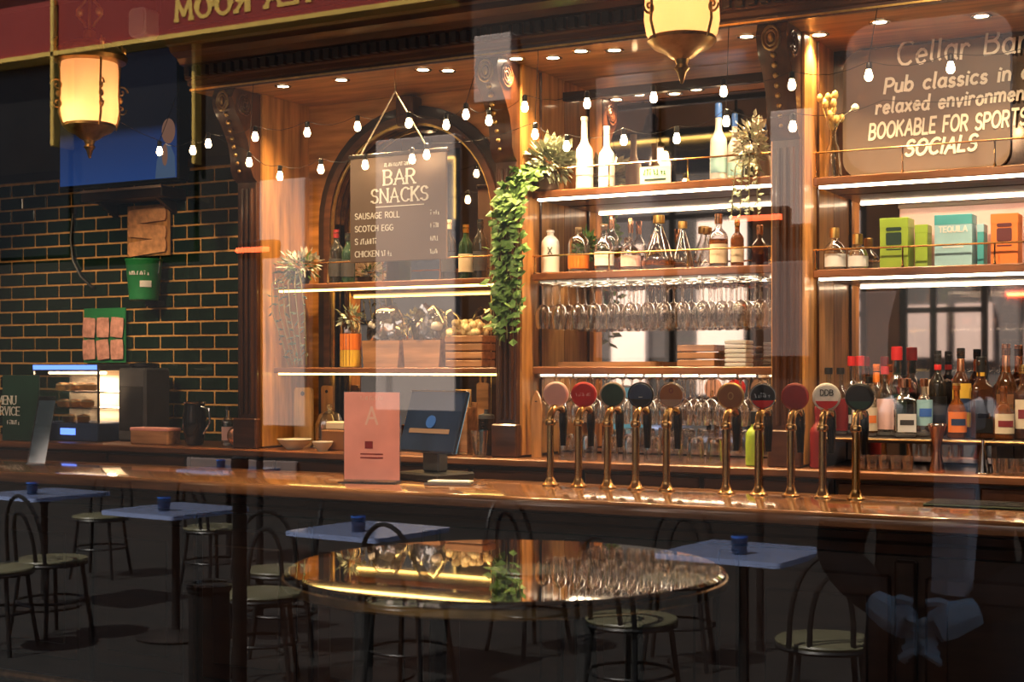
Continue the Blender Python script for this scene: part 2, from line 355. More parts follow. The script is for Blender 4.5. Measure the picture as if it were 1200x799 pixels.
MB().box(TX0, TX1, .985, 1.03, TZ1, TZ1+.05).build('tile_capping', 'dark_wood', wb)

# front wall with its windows (the photograph is taken through the widest pane)
fw = MB()
WIN = [(-6.6, -4.35, .85, 3.45), (-3.75, -1.72, .85, 3.45), (-1.55, -.84, .85, 3.45), (-.60, 2.35, .85, 3.45)]
xs = [XL] + [v for q in WIN for v in q[:2]] + [XR]
for i in range(0, len(xs), 2): fw.box(xs[i], xs[i+1], YPANE-.12, YPANE+.06, 0, ZC)
for x0, x1, z0, z1 in WIN:
    fw.box(x0, x1, YPANE-.12, YPANE+.06, 0, z0); fw.box(x0, x1, YPANE-.12, YPANE+.06, z1, ZC)
struct(fw.build('wall_front', 'plaster'))
mull = {0: ([-5.85, -5.1], [1.95, 2.75]), 1: ([-3.07, -2.4], [1.95, 2.75]), 2: ([-1.2], [1.95, 2.75]), 3: ([-.36, .0], [])}
for i, (x0, x1, z0, z1) in enumerate(WIN):
    p = struct(MB().add([(x0,YPANE,z0),(x1,YPANE,z0),(x1,YPANE,z1),(x0,YPANE,z1)], [(0,1,2,3)]).build('window_%d' % (i+1), 'window_glass', smooth=0))
    fr = MB()
    fr.box(x0, x0+.05, YPANE+.005, YPANE+.055, z0, z1); fr.box(x1-.05, x1, YPANE+.005, YPANE+.055, z0, z1)
    fr.box(x0+.05, x1-.05, YPANE+.005, YPANE+.055, z0, z0+.06); fr.box(x0+.05, x1-.05, YPANE+.005, YPANE+.055, z1-.06, z1)
    fr.build('window_frame', 'frame_blue', p)
    for mx in mull[i][0]: MB().box(mx-.022, mx+.022, YPANE+.008, YPANE+.05, z0+.06, z1-.06).build('mullion', 'frame_blue', p)
    for tz in mull[i][1]: MB().box(x0+.05, x1-.05, YPANE+.010, YPANE+.048, tz-.02, tz+.02).build('transom', 'frame_blue', p)
    if i == 3: MB().box(-.55, -.0, YPANE+.010, YPANE+.048, 1.95, 1.99).build('transom', 'frame_blue', p)
    MB().cbox(x0, x1, YPANE+.06, YPANE+.2, z0-.05, z0, .006).build('window_sill', 'dark_wood', p)

# ================================================================== BACK BAR JOINERY
YF = .5
PLAB = ['slim mahogany pilaster with carved bracket beside the green tiles', 'carved mahogany pilaster between the arched bay and the middle bay',
        'carved mahogany pilaster between the middle bay and the right bay', 'mahogany pilaster at the right end of the back bar']
PIL = [(-2.72, -2.6), (-1.245, -1.14), (.035, .15), (1.62, 1.74)]
ZS = 2.91
for k, (x0, x1) in enumerate(PIL):
    pt = thing('pilaster', PLAB[k], 'pilaster', (0, 0, 0), group='back bar pilasters')
    m = MB(); m.cbox(x0, x1, YF, .97, 1.15, ZS, .004)
    p = m.build('shaft', 'mahogany_v', pt)
    wdt = x1-x0
    for q in (.25, .5, .75):                         # reeded face
        MB().lathe([(wdt*.09, 1.32), (wdt*.11, 1.36), (wdt*.11, 2.4), (wdt*.09, 2.44)], (x0+wdt*q, YF-.001, 0), 8).build('reed', 'mahogany_v', p)
    MB().cbox(x0-.012, x1+.012, YF-.025, YF+.02, 1.15, 1.30, .006).build('plinth_block', 'mahogany', p)
    # console bracket: S-scroll side, carved rosette and bead drop
    sc = [(YF, 2.47), (YF-.03, 2.49), (YF-.05, 2.53), (YF-.05, 2.58), (YF-.07, 2.66), (YF-.12, 2.74), (YF-.17, 2.80), (YF-.19, 2.86), (YF-.17, 2.905), (YF, 2.905)]
    c = MB().prismx(sc, x0-.004, x1+.004).build('corbel', 'mahogany_v', pt)
    cm = MB(); xc = (x0+x1)/2
    for r_, t_ in ((.034, .007), (.022, .006)):
        cm.tube([(xc + r_*math.cos(a), YF-.192+.10*(0) + .005, 2.845 + r_*1.35*math.sin(a)) for a in [2*PI*i/14 for i in range(15)]], t_, 6)
    cm.ball((xc, YF-.19, 2.845), .013, 8, 1.6)
    for i in range(8): cm.ball((xc, YF-.155+.0135*i*(1 if i < 8 else 1), 2.785-.038*i), .014-.0007*i, 8)
    tag(cm.build('carving', 'old_brass', c), kind='stuff')
    for sx in (x0-.006, x1+.006):
        cs = MB()
        for r_ in (.05, .032, .016): cs.tube([(sx, YF-.10 + r_*math.cos(a), 2.835 + r_*math.sin(a)) for a in [2*PI*i/14 for i in range(15)]], .006, 5)
        tag(cs.build('scroll_carving', 'mahogany', c), kind='stuff')
# soffit and cornice
XC0, XC1 = -2.86, 2.4
ct_ = thing('cornice', 'dark mahogany cornice with a dentil row over a honey-coloured lit soffit', 'cornice', (0, 0, 0))
MB().box(XC0, XC1, .33, 1.0, ZS, ZS+.03).build('soffit', 'honey', ct_)
prof = [(.33, ZS-.005), (.315, ZS-.005), (.31, ZS+.02), (.29, ZS+.025), (.29, ZS+.045), (.27, ZS+.05), (.27, ZS+.11), (.235, ZS+.115), (.215, ZS+.14), (.17, ZS+.16), (.16, ZS+.185),
        (.13, ZS+.19), (.13, ZS+.235), (.155, ZS+.24), (.155, ZS+.27), (.2, ZS+.29), (.2, ZS+.5), (.33, ZS+.5)]
co = MB().prismx(prof, XC0, XC1).build('moulding', 'mahogany', ct_, 25)
dn = MB(); x = XC0 + .02
while x < XC1 - .04: dn.box(x, x+.03, .243, .275, ZS+.058, ZS+.105); x += .052
tag(dn.build('dentil_row', 'dark_wood', co, 0), kind='stuff')
MB().box(XC0, XC1, .305, .312, ZS+.0, ZS+.008).build('gilt_bead', 'gold', co)
MB().box(XC0, XC1, .2, .33, ZS+.5, ZC-.01).build('frieze_panel', 'mahogany', ct_)
# bay linings, mirrors, arch
BAYN = ['the arched bay', 'the middle bay', 'the right bay']
for k in range(3):
    x0, x1 = PIL[k][1], PIL[k+1][0]
    for q0, q1, sd in ((x0+.001, x0+.012, 'left'), (x1-.012, x1-.001, 'right')):
        l = tag(MB().box(q0, q1, YF+.03, .955, 1.16, ZS-.002).build('bay_lining', 'honey_v'), 'honey-coloured wooden lining board on the %s side of %s' % (sd, BAYN[k]), 'panel', 'bay lining boards')
        if sd == 'left' and k: MB().tube([(x0+.018, .70, 1.2), (x0+.018, .70, ZS-.01)], .006, 6).build('bead_moulding', 'mahogany_v', l)
def mirror(x0, x1, z0, z1, m, lab):
    return tag(MB().box(x0+.013, x1-.013, .955, .965, z0, z1).build('mirror_panel', m), lab, 'mirror', 'back bar mirrors')
mm = mirror(PIL[1][1], PIL[2][0], 1.16, ZS-.002, 'mirror', 'aged mirror backing the middle bay behind decanters and wine glasses')
MB().box(PIL[1][1]+.014, PIL[2][0]-.014, .935, .955, ZS-.10, ZS-.06).build('mirror_rail', 'dark_wood', mm)
mirror(PIL[2][1], PIL[3][0], 1.16, 2.31, 'mirror', 'aged mirror reflecting window panes behind the right bay spirits')
mirror(PIL[2][1], PIL[3][0], 2.312, ZS-.002, 'mirror_dark', 'dark bronze mirror behind the chalk-lettered sign')
mirror(PIL[0][1], PIL[1][0], 1.16, ZS-.002, 'mirror', 'aged mirror filling the wooden arch')
AX, AZ, AR = -1.945, 2.29, .475
def arch_poly(r0, r1, z0, n=22):
    o = [(AX - r1, z0)] + [(AX + r1*math.cos(PI - PI*i/n), AZ + r1*math.sin(PI - PI*i/n)) for i in range(n+1)] + [(AX + r1, z0)]
    i_ = [(AX + r0, z0)] + [(AX + r0*math.cos(PI*i/n), AZ + r0*math.sin(PI*i/n)) for i in range(n+1)] + [(AX - r0, z0)]
    return o, i_
def arch_ring(r0, r1, y0, y1, z0, n=22):
    m = MB(); o, i_ = arch_poly(r0, r1, z0, n); i_ = i_[::-1]; k = len(o)
    V = [(x,y0,z) for x,z in o] + [(x,y0,z) for x,z in i_] + [(x,y1,z) for x,z in o] + [(x,y1,z) for x,z in i_]
    Fc = []
    for j in range(k-1):
        Fc += [(j, k+j, k+j+1, j+1), (2*k+j, 2*k+j+1, 3*k+j+1, 3*k+j), (j, j+1, 2*k+j+1, 2*k+j), (k+j, 3*k+j, 3*k+j+1, k+j+1)]
    Fc += [(0, 2*k, 3*k, k), (k-1, 2*k-1, 4*k-1, 3*k-1)]
    return m.add(V, Fc)
# spandrel: bay back filled round the arch
x0, x1 = PIL[0][1]+.012, PIL[1][0]-.012
sp = MB(); n = 22; top = ZS-.002
pts = [(AX + AR*math.cos(PI - PI*i/n), AZ + AR*math.sin(PI - PI*i/n)) for i in range(n+1)]
sp.box(x0, AX-AR, .915, .95, 1.16, AZ); sp.box(AX+AR, x1, .915, .95, 1.16, AZ)
for (ax, az), (bx, bz) in zip(pts, pts[1:]): sp.prism([(ax,az),(bx,bz),(bx,top),(ax,top)], .915, .95)
sp.box(x0, AX-AR, .915, .95, AZ, top); sp.box(AX+AR, x1, .915, .95, AZ, top)
bb = thing('arch_surround', 'round-headed mahogany arch moulding set in honey-coloured panelling', 'arch', (0, 0, 0))
sp.build('spandrel', 'honey', bb, 0)
arch_ring(AR, AR+.035, .86, .955, 1.16).build('arch_moulding', 'mahogany', bb)
arch_ring(AR+.035, AR+.085, .885, .94, 1.16).build('arch_moulding', 'dark_wood', bb)
arch_ring(AR-.012, AR, .875, .89, 1.16).build('arch_bead', 'gold', bb)
MB().cbox(AX-.05, AX+.05, .82, .92, AZ+AR-.02, AZ+AR+.13, .01).build('keystone', 'mahogany_v', bb)

# back worktop and cupboards under it
ZW = 1.15
tag(MB().cbox(-5.2, 2.6, .42, 1.0, ZW-.035, ZW, .006).build('back_worktop', 'shelf_wood'), 'long polished wooden back worktop with a glowing orange front edge behind the beer taps', 'worktop')
xs = [-5.2, -4.1, -3.0, -1.9, -.8, .3, 1.4, 2.6]
places = ['at the far left below the pie warmer', 'left below the green tiled wall', 'below the arched bay', 'behind the card terminal', 'behind the left beer taps', 'behind the right beer taps', 'at the right end below the whisky bottles']
for i in range(7):
    c = thing('back_cabinet', 'dark mahogany under-bar cabinet ' + places[i], 'cabinet', (xs[i], .45, 0), group='back bar cabinets')
    wd = xs[i+1]-xs[i]
    MB().box(.004, wd-.004, .025, .55, 0, ZW-.036).build('body', 'dark_wood', c)
    for j in range(2):
        d = MB().cbox(.02+j*(wd/2-.01), wd/2-.01+j*(wd/2-.01), 0, .024, .1, .86, .005).build('door', 'mahogany_v', c)
        MB().cbox(.08+j*(wd/2-.01), wd/2-.07+j*(wd/2-.01), -.008, .0, .17, .79, .006).build('door_panel', 'dark_wood', d)
        dr = MB().cbox(.02+j*(wd/2-.01), wd/2-.01+j*(wd/2-.01), 0, .024, .88, 1.10, .005).build('drawer', 'mahogany', c)
        MB().ball((wd*.25+j*wd*.5, -.014, .99), .014, 8).build('knob', 'brass', dr)

# ================================================================== FRONT COUNTER
ZT = 1.08
MBm = MB().prismx([(-.47, ZT-.055), (-.49, ZT-.045), (-.495, ZT-.02), (-.485, ZT-.003), (-.475, ZT), (.17, ZT), (.175, ZT-.01), (.17, ZT-.045), (.16, ZT-.055)], -5.3, 2.6)
wt = tag(MBm.build('bar_worktop', 'worktop_wood', smooth=50), 'long glossy wooden bar counter top carrying the beer taps', 'worktop')
bc = thing('bar_counter', 'dark panelled mahogany bar counter front under the glossy top', 'bar counter', (0, -.4, 0))
MB().box(-5.25, 2.55, 0, .5, 0, ZT-.056).build('carcass', 'dark_wood', bc)
MB().prismx([(0, ZT-.06), (-.06, ZT-.06), (-.055, ZT-.085), (-.03, ZT-.10), (-.025, ZT-.13), (0, ZT-.14)], -5.25, 2.55).build('bed_moulding', 'counter_wood', bc, 25)
MB().box(-5.25, 2.55, -.03, 0, 0, .16).build('skirting', 'dark_wood', bc)
for i in range(13):
    x = -5.22 + i*.6
    p = MB().cbox(x+.06, x+.55, -.018, 0, .24, .88, .012).build('panel', 'counter_wood', bc)
    MB().cbox(x+.13, x+.48, -.03, -.018, .31, .81, .010).build('raised_field', 'dark_wood', p)
    MB().cbox(x-.035, x+.035, -.03, 0, .16, .93, .008).build('stile', 'dark_wood', bc)
fr = MB().tube([(-5.2, -.22, .2), (2.5, -.22, .2)], .022, 10).build('foot_rail', 'old_brass', bc)
for i in range(7):
    x = -5+i*1.2
    MB().tube([(x, -.22, .2), (x, -.09, .18), (x, -.03, .15)], .012, 8).build('rail_bracket', 'old_brass', fr)

# ================================================================== SHELVES
def shelf(label, x0, x1, z, led, rail=0, y0=.6, wood_='shelf_wood', th=.034, rack=False, rear=False):
    h = (x1-x0)/2 - .026
    s = thing('shelf', label, 'shelf', ((x0+x1)/2, .78, z), group='back bar shelves')
    MB().cbox(-h, h, y0-.78, .07 if x1 < -1.2 else .165, -th, 0, .004).build('board', wood_, s)
    if led and rear: MB().box(-h+.02, h-.02, .135, .160, -th-.009, -th).build('light_strip', led, s, 0)  # hidden rear strip, added to light the hanging glasses
    elif led: MB().box(-h+.02, h-.02, y0-.765, y0-.74, -th-.009, -th).build('light_strip', led, s, 0)
    if rail:
        gr = thing('gallery_rail', 'thin brass gallery rail along the ' + label.split(' with ')[0].split(' under ')[0].split(' holding ')[0].split(' of ')[0] + ' front', 'rail', ((x0+x1)/2, .78, z), group='brass gallery rails')
        MB().tube([(-h, y0-.775, rail), (h, y0-.775, rail)], .0042, 6).build('rail', 'brass', gr)
        n = max(2, int(2*h/.3))
        for i in range(n+1): MB().lathe([(.006,0),(.006,.006),(.0035,.01),(.0035,rail-.006),(.007,rail)], (-h+.01+(2*h-.02)*i/n, y0-.775, 0), 6).build('rail_post', 'brass', gr)
    if rack:
        x = -h+.03
        while x < h:
            MB().box(x-.006, x+.006, y0-.77, .15, -th-.012, -th).build('glass_rack_bar', 'chrome', s, 0); x += .085
    return s
B0, B1, B2, B3 = PIL[0][1], PIL[1][0], PIL[1][1], PIL[2][0]
R0, R1 = PIL[2][1], PIL[3][0]
ZA, ZB, ZCs, ZD, ZE, ZFs, ZG = 2.346, 1.978, 1.556, 2.325, 1.95, 1.965, 1.552
shelf('middle bay top shelf with white frosted bottles and a bright light strip', B2, B3, ZA, 'led_white', .095)
shelf('middle bay shelf of decanters above the hanging wine glasses', B2, B3, ZB, 'led_white', .075, rack=True, rear=True)
shelf('middle bay lower shelf just behind the round tap badges', B2, B3, ZCs, 'led_white', 0, rack=True, rear=True)
shelf('right bay top shelf under the chalk-lettered mirror with a bright light strip', R0, R1, ZD, 'led_white', .1)
shelf('right bay shelf holding the green, blue and orange boxes', R0, R1, ZE, 'led_white', .08)
shelf('arched bay upper shelf with dark bottles and a thin yellow light strip', B0, B1, ZFs, 'led_warm', .1, th=.028)
shelf('arched bay lower shelf carrying the jar and snack baskets', B0, B1, ZG, 'led_warm', 0, th=.028)
rs = thing('bottle_riser', 'dark wooden riser step holding the spirit bottles in the right bay', 'shelf', (.9, .68, ZW))
MB().cbox(-.72, .70, -.13, .27, .105, .125, .004).build('board', 'dark_wood', rs)
for x in (-.70, -.02, .66): MB().box(x, x+.02, -.12, .26, 0, .105).build('support', 'dark_wood', rs)
MB().tube([(-.72, -.132, .118), (.70, -.132, .118)], .004, 6).build('metal_edge', 'old_brass', rs)

# ================================================================== SOFFIT DOWNLIGHTS
dl = [(400,93),(525,82),(524,107),(648,67),(663,51),(720,58),(727,83),(875,42),(873,70),(1031,25),(1068,50),(470,72),(590,62),(790,74),(960,40),(1150,18),(330,100)]
spots = []
for px, py in dl:
    # solve the soffit point: height fixed, depth from the ray
    dep = (ZS - CAM.z) / ((YH-py)/F); r = ray(px); X_, Y_ = CAM.x + r[0]*dep, CAM.y + r[1]*dep
    spots.append((X_, max(Y_, .42)))
keep = [i for i, q in enumerate(spots) if q[1] < .80]; dl = [dl[i] for i in keep]; spots = [spots[i] for i in keep]
def near_word(x): return 'over the arched bay' if x < -1.24 else 'over the middle bay' if x < .1 else 'over the right bay'
ORD = ['first','second','third','fourth','fifth','sixth','seventh','eighth','ninth','tenth','eleventh','twelfth','thirteenth','fourteenth','fifteenth','sixteenth','seventeenth','eighteenth','nineteenth','twentieth']
dl_px = {d: s_[0] for d, s_ in zip(dl, spots)}
for i, (x, y) in enumerate(spots):
    same = sorted(q for q in dl_px if near_word(dl_px[q]) == near_word(x)); k = [dl_px[q] for q in same].index(x)
    lab = ORD[k] + ' from the left of the recessed round downlights ' + near_word(x)
    d = thing('downlight', lab, 'light', (x, y, ZS), group='recessed soffit downlights')
    MB().lathe([(.026,-.001),(.040,-.001),(.042,-.004),(.038,-.007),(.028,-.005)], seg=16, closed=True).build('bezel', 'chrome', d)
    MB().lathe([(1e-6,-.003),(.027,-.003)], seg=14, closed=True).build('lamp', 'down_glow', d)
    l = bpy.data.lights.new('downlight_beam', 'SPOT'); l.energy = 46; l.spot_size = math.radians(110); l.spot_blend = .8; l.color = (1, .62, .28); l.shadow_soft_size = .03
    o = bpy.data.objects.new('downlight_beam', l); COL.objects.link(o); o.location = (0, 0, -.012); o.parent = d

# ================================================================== ADDED SPOTLIGHTS, OUT OF VIEW, BRIGHTENING THE BAR
ZTR = 3.15
tr = thing('fill_track', 'added out-of-view track of warm spotlights brightening the back bar', 'light', (0, -1.1, ZTR))
MB().box(-4.8, 1.6, -.02, .02, 0, .03).build('track', 'black', tr)
for x in (-4.5, -1.6, 1.3): MB().tube([(x, 0, .03), (x, 0, ZC-ZTR)], .006, 6).build('hanger_rod', 'black', tr)
for x, txx, tzz, e in [(-4.3, -4.3, 1.7, 90), (-3.2, -3.3, 1.8, 90), (-2.1, -1.95, 1.7, 75), (-1.0, -.9, 1.7, 80), (-.2, -.2, 1.6, 80), (.7, .6, 1.5, 90), (1.3, 1.2, 1.5, 80), (.9, .75, 2.66, 60), (-1.55, -1.5, 1.2, 95)]:
    v = Vector((txx, -.2 if tzz < 1.3 else .9, tzz)) - Vector((x, -1.1, ZTR-.11)); q = v.to_track_quat('-Z', 'Y')
    h = MB().lathe([(.03,.07),(.04,.05),(.042,-.05),(.036,-.055)], seg=16).move(Matrix.Translation((x, 0, -.11)) @ q.to_matrix().to_4x4()).build('spot_head', 'black', tr)
    MB().tube([(x, 0, 0), (x, 0, -.08)], .008, 6).build('spot_stem', 'black', h)
    l = bpy.data.lights.new('fill_beam', 'SPOT'); l.energy = e; l.spot_size = math.radians(46); l.spot_blend = .9; l.color = (1, .70, .40); l.shadow_soft_size = .04
    o = bpy.data.objects.new('fill_beam', l); COL.objects.link(o); o.parent = tr; o.location = Vector((x, 0, -.11)) + v.normalized()*.07; o.rotation_euler = q.to_euler()

# added globe lamps, out of view, to brighten ceiling, walls and mirror images
for x, lab in ((-4.2, 'leftmost'), (-1.9, 'second from the left'), (.4, 'third from the left')):
    p = thing('fill_globe', 'added fill globe, out of view over the floor before the bar, ' + lab, 'lamp', (x, -2.1, 2.95), group='added fill globes')
    MB().lathe([(.001,-.07),(.036,-.062),(.06,-.035),(.07,0),(.063,.035),(.045,.08),(.03,.115)], seg=20, closed=True).build('globe', 'fill_glow', p)
    MB().tube([(0,0,.11),(0,0,ZC-2.95)], .008, 6).build('rod', 'old_brass', p); MB().lathe([(.035,.11),(.04,.125),(.03,.15),(.01,.16)], seg=14).build('gallery', 'old_brass', p)

# ================================================================== HANGING LANTERNS AND STRING LIGHTS
def lantern(label, px, ptop, Y, k):
    x = PX(px, Y); zc = PZ(px, ptop, Y)          # zc: height of the crown ring
    t = thing('lantern', label, 'lantern', (x, Y, zc), rz=.35, group='gilt hanging lanterns')
    t.scale = (k, k, k)
    MB().lathe([(.155,-.03),(.185,-.022),(.195,0),(.185,.018),(.165,.024),(.16,.045),(.14,.06),(.08,.085),(.035,.10),(.03,.14),(.012,.15)], seg=28).build('crown_ring', 'old_brass', t)
    MB().lathe([(.142,-.03),(.146,-.06),(.143,-.20),(.147,-.28),(.138,-.33),(.12,-.355)], seg=28, closed=True).build('glass_shade', 'lantern_glass', t)
    MB().lathe([(1e-6,-.29),(.03,-.28),(.04,-.24),(.03,-.19),(1e-6,-.17)], seg=12, closed=True).build('lamp_bulb', 'lantern_core', t)
    bw = MB().lathe([(.13,-.345),(.135,-.36),(.11,-.385),(.075,-.40),(.05,-.42),(.03,-.43),(.022,-.45),(.03,-.465),(.018,-.48),(.006,-.52),(1e-6,-.525)], seg=24, closed=True).build('base_bowl', 'old_brass', t)
    for i in range(4):
        a = PI/4 + i*PI/2; c, s_ = math.cos(a), math.sin(a)
        m = MB(); pts = [(.165,-.02),(.158,-.10),(.156,-.20),(.162,-.30),(.14,-.365)]
        m.tube([(r*c, r*s_, z) for r, z in pts], .006, 6)
        sp_ = [(.16 + .035*(1-j/16)*math.cos(j*.55)+.012, -.16 + .035*(1-j/16)*math.sin(j*.55)) for j in range(15)]
        m.tube([(r*c, r*s_, z) for r, z in sp_], .005, 6)
        sp_ = [(.16 + .03*(1-j/16)*math.cos(-j*.55)+.010, -.25 + .03*(1-j/16)*math.sin(-j*.55)) for j in range(15)]
        m.tube([(r*c, r*s_, z) for r, z in sp_], .005, 6)
        m.ball((.168*c, .168*s_, -.205), .013, 8, 1.4)
        m.build('scroll_arm', 'old_brass', t)
        ct = MB(); ct.tube([(.18*c, .18*s_, .01), (.185*c, .185*s_, .05), (.17*c, .17*s_, .09)], [.012, .008, .004], 6); ct.ball((.185*c, .185*s_, .055), .016, 8, 1.3)
        ct.build('crown_finial', 'gold', t)
    H = (ZC - zc)/k
    MB().tube([(0,0,.14), (0,0,H)], .009, 8).build('drop_rod', 'old_brass', t)
    for sx in (-1, 1):
        m = MB(); m.tube([(sx*(.02+.05*math.sin(j*.45)**2), 0, .16+.022*j) for j in range(14)], .008, 6)
        m.ball((sx*.05, 0, .24), .018, 8, 1.3); m.build('gilt_scroll', 'gold', t)
    MB().lathe([(.06, H-.03), (.065, H-.015), (.065, H)], seg=16).build('ceiling_rose', 'old_brass', t)
    l = bpy.data.lights.new('lantern_light', 'POINT'); l.energy = 9; l.color = (1, .66, .36); l.shadow_soft_size = .05
    o = bpy.data.objects.new('lantern_light', l); COL.objects.link(o); o.location = (0, 0, -.26); o.parent = t
    return t
lantern('ornate gilt lantern with glowing frosted shade hanging at the left', 105, 68, 0.0, .93)
lantern('ornate gilt lantern hanging in front of the cornice above the beer taps', 799, -60, -.06, .97)

def string_lights(label, pts, Y, dz):
    t = thing('string_lights', label, 'string lights', (0, Y, 0), group='warm festoon string lights')
    P = [(PX(px, Y), PZ(px, py, Y)) for px, py in pts]
    ext = [(P[0][0]-.5, P[0][1]+.28)] + P + [(P[-1][0]+.35, P[-1][1]+.02), (P[-1][0]+.9, P[-1][1]+.02)]
    cord = []
    for (x0, z0), (x1, z1) in zip(ext, ext[1:]):
        for j in range(4):
            u = j/4; cord.append((x0+(x1-x0)*u, 0, z0+(z1-z0)*u + .05 - .03*math.sin(PI*u)))
    MB().tube(cord, .0013, 5).build('cord', 'black', t)
    for q in (1, len(P)//2+1, len(P)-1):
        MB().tube([(ext[q][0], 0, ext[q][1]+.05), (ext[q][0], .31-Y, ZS+.002)], .0016, 5).build('hanging_wire', 'black', t)
    bulb = None
    for (x, z) in P:
        if bulb is None:
            bulb = MB().lathe([(1e-6,-.022),(.009,-.020),(.0145,-.011),(.015,-.002),(.011,.012),(.008,.022)], seg=12, closed=True).build('bulb', 'bulb_glow', t)
            sk = MB().lathe([(.010,.02),(.011,.024),(.011,.045),(.005,.05)], seg=10).build('socket', 'black', bulb)
            b = bulb
        else:
            b = bulb.copy(); COL.objects.link(b); s2 = sk.copy(); COL.objects.link(s2); s2.parent = b
        b.location = (x, 0, z)
    return t
string_lights('upper string of warm round bulbs strung across the whole bar', [(187,177),(226,176),(244,168),(299,160),(360,155),(419,148),(479,144),(523,146),(546,134),(573,141),(615,125),(688,121),(766,114),(848,107),(928,99),(1018,88),(1114,79)], .18, 0)
string_lights('lower string of warm round bulbs drooping before the arch and shelves', [(292,190),(328,206),(376,198),(428,193),(483,186),(500,181),(627,157),(664,171),(731,164),(793,162),(851,142),(929,148)], .28, 0)

# ================================================================== BEER TAPS
def beer_tap(px, label, rim, face, lower=None, tagc=None, txt=None):
    x = PX(px, 0)
    t = thing('beer_tap', label, 'beer tap', (x, 0, ZT), group='row of brass beer taps')
    MB().lathe([(.034,0),(.034,.006),(.026,.012),(.019,.024),(.016,.034)], seg=20).build('base_flange', 'brass', t)
    MB().tube([(0,0,.03),(0,0,.10),(0,0,.20),(0,0,.245)], [.0155,.0148,.0142,.014], 14).build('column', 'brass', t)
    MB().lathe([(.019,.242),(.021,.25),(.019,.262),(.0155,.266)], seg=16).build('collar', 'brass', t)
    n = [(0, .0, .262), (0, .006, .285), (0, .024, .305), (0, .05, .315), (0, .08, .312), (0, .105, .298)]
    MB().tube(n, [.0145,.0145,.015,.0155,.016,.0145], 12).build('swan_neck', 'brass', t)
    MB().lathe([(.012,.155),(.013,.18),(.015,.215),(.018,.25),(.017,.30),(.012,.315)], (0,.115,0), 12).build('spout', 'black_gloss', t)
    MB().tube([(0,.07,.31),(0,.068,.335),(0,.062,.35)], [.012,.009,.012], 10).build('handle_stem', 'brass', t)
    # round badge: disc facing the customers
    M = Matrix.Translation((0, .05, .365)) @ Matrix.Rotation(math.radians(18), 4, 'Z') @ Matrix.Rotation(PI/2, 4, 'X')
    R = .051
    b = MB().lathe([(R-.004,-.014),(R,-.010),(R,.010),(R-.004,.014)], seg=28).move(M).build('badge', rim, t)
    MB().lathe([(R-.006,.0142),(R-.008,.0162),(1e-6,.0175)], seg=28, closed=True).move(M).build('badge_face', face, b)
    M2 = Matrix.Translation((0, .05, .365)) @ Matrix.Rotation(math.radians(18), 4, 'Z')
    if lower:
        a0 = 200
        pts = [(.043*math.cos(math.radians(a)), .043*math.sin(math.radians(a))) for a in range(a0, 341+6, 14)]
        MB().prism(pts, -.0195, -.0178).move(M2).build('badge_band', lower, b)
    if txt:
        for s_, z_, h_, m_ in txt:
            (scribble(MB(), .06, h_, 0, z_, -.0178, depth=.0018, seed=7) if s_ == '~' else lettering(MB(), s_, h_, 0, z_, -.0178, .16, align='c', depth=.0018)).move(M2).build('badge_lettering', m_, b, 0)
    if tagc: MB().cbox(-.017,.017,.015,.03,.285,.312,.004).build('tap_tag', tagc, t)
    return t
TAPS = [(645,'first beer tap from the left, with a pale pink round badge','pale_pink','pale_pink',None,None,None),
 (678,'beer tap with a plain bright red round badge','red','red',None,None,[('~',-.006,.012,'pink')]),
 (712,'beer tap with a dark green and taupe round badge, third from the left','taupe_light','dark_green',None,None,None),
 (745,'beer tap with a black and blue round badge in the left group','black_gloss','navy','black',None,[('---',-.012,.010,'white')]),
 (781,'beer tap with a silver rimmed brown badge and maroon dot','chrome','brown','taupe_light',None,[('O',.010,.018,'maroon')]),
 (851,'beer tap with a gold and brown badge, first of the right group','old_brass','brown',None,None,[('O',-.012,.025,'old_brass')]),
 (889,'beer tap with a silver rimmed black badge and red lower band','chrome','black','red',None,[('~',-.004,.015,'chrome')]),
 (927,'beer tap with a plain dark red round badge in the right group','dark_red','dark_red',None,None,None),
 (964,'beer tap with a white badge crossed by a red band','white','white','red',None,[('DDB',.006,.02,'dark_grey')]),
 (1003,'rightmost beer tap, with a black badge and yellow tag','black','black','dark_green','yellow',None)]
for a in TAPS: beer_tap(*a)

# ================================================================== BOTTLES
BOT = {   # profiles in fractions of (radius, height)
 'wine': [(.86,0),(1,.02),(1,.62),(.9,.69),(.5,.77),(.37,.82),(.36,.95),(.42,.955),(.42,.985),(.36,1)],
 'spirit': [(.88,0),(1,.02),(1,.58),(.95,.64),(.7,.70),(.42,.75),(.36,.78),(.36,.93),(.42,.94),(.42,.99),(.36,1)],
 'tall': [(.88,0),(1,.02),(.98,.5),(.9,.57),(.55,.64),(.42,.68),(.38,.74),(.36,.97),(.4,.975),(.36,1)],
 'round': [(.8,0),(.96,.03),(1,.15),(1,.45),(.92,.56),(.66,.66),(.38,.72),(.33,.76),(.33,.90),(.4,.91),(.4,.98),(.33,1)],
 'squat': [(.9,0),(1,.03),(1,.34),(.9,.42),(.45,.49),(.25,.53),(.22,.58),(.2,.97),(.2,1)],
 'decanter': [(.95,0),(1,.04),(.9,.2),(.6,.45),(.32,.65),(.2,.76),(.2,.86),(.26,.88),(.26,.9)],
 'skull': [(.85,0),(.98,.03),(1,.2),(1,.6),(.92,.72),(.6,.80),(.38,.84),(.36,.9),(.44,.91),(.44,.95),(.36,.96)],
 'bulbneck': [(.88,0),(1,.02),(1,.55),(.93,.62),(.6,.67),(.44,.70),(.5,.76),(.52,.82),(.42,.9),(.38,.97),(.4,1)],
}
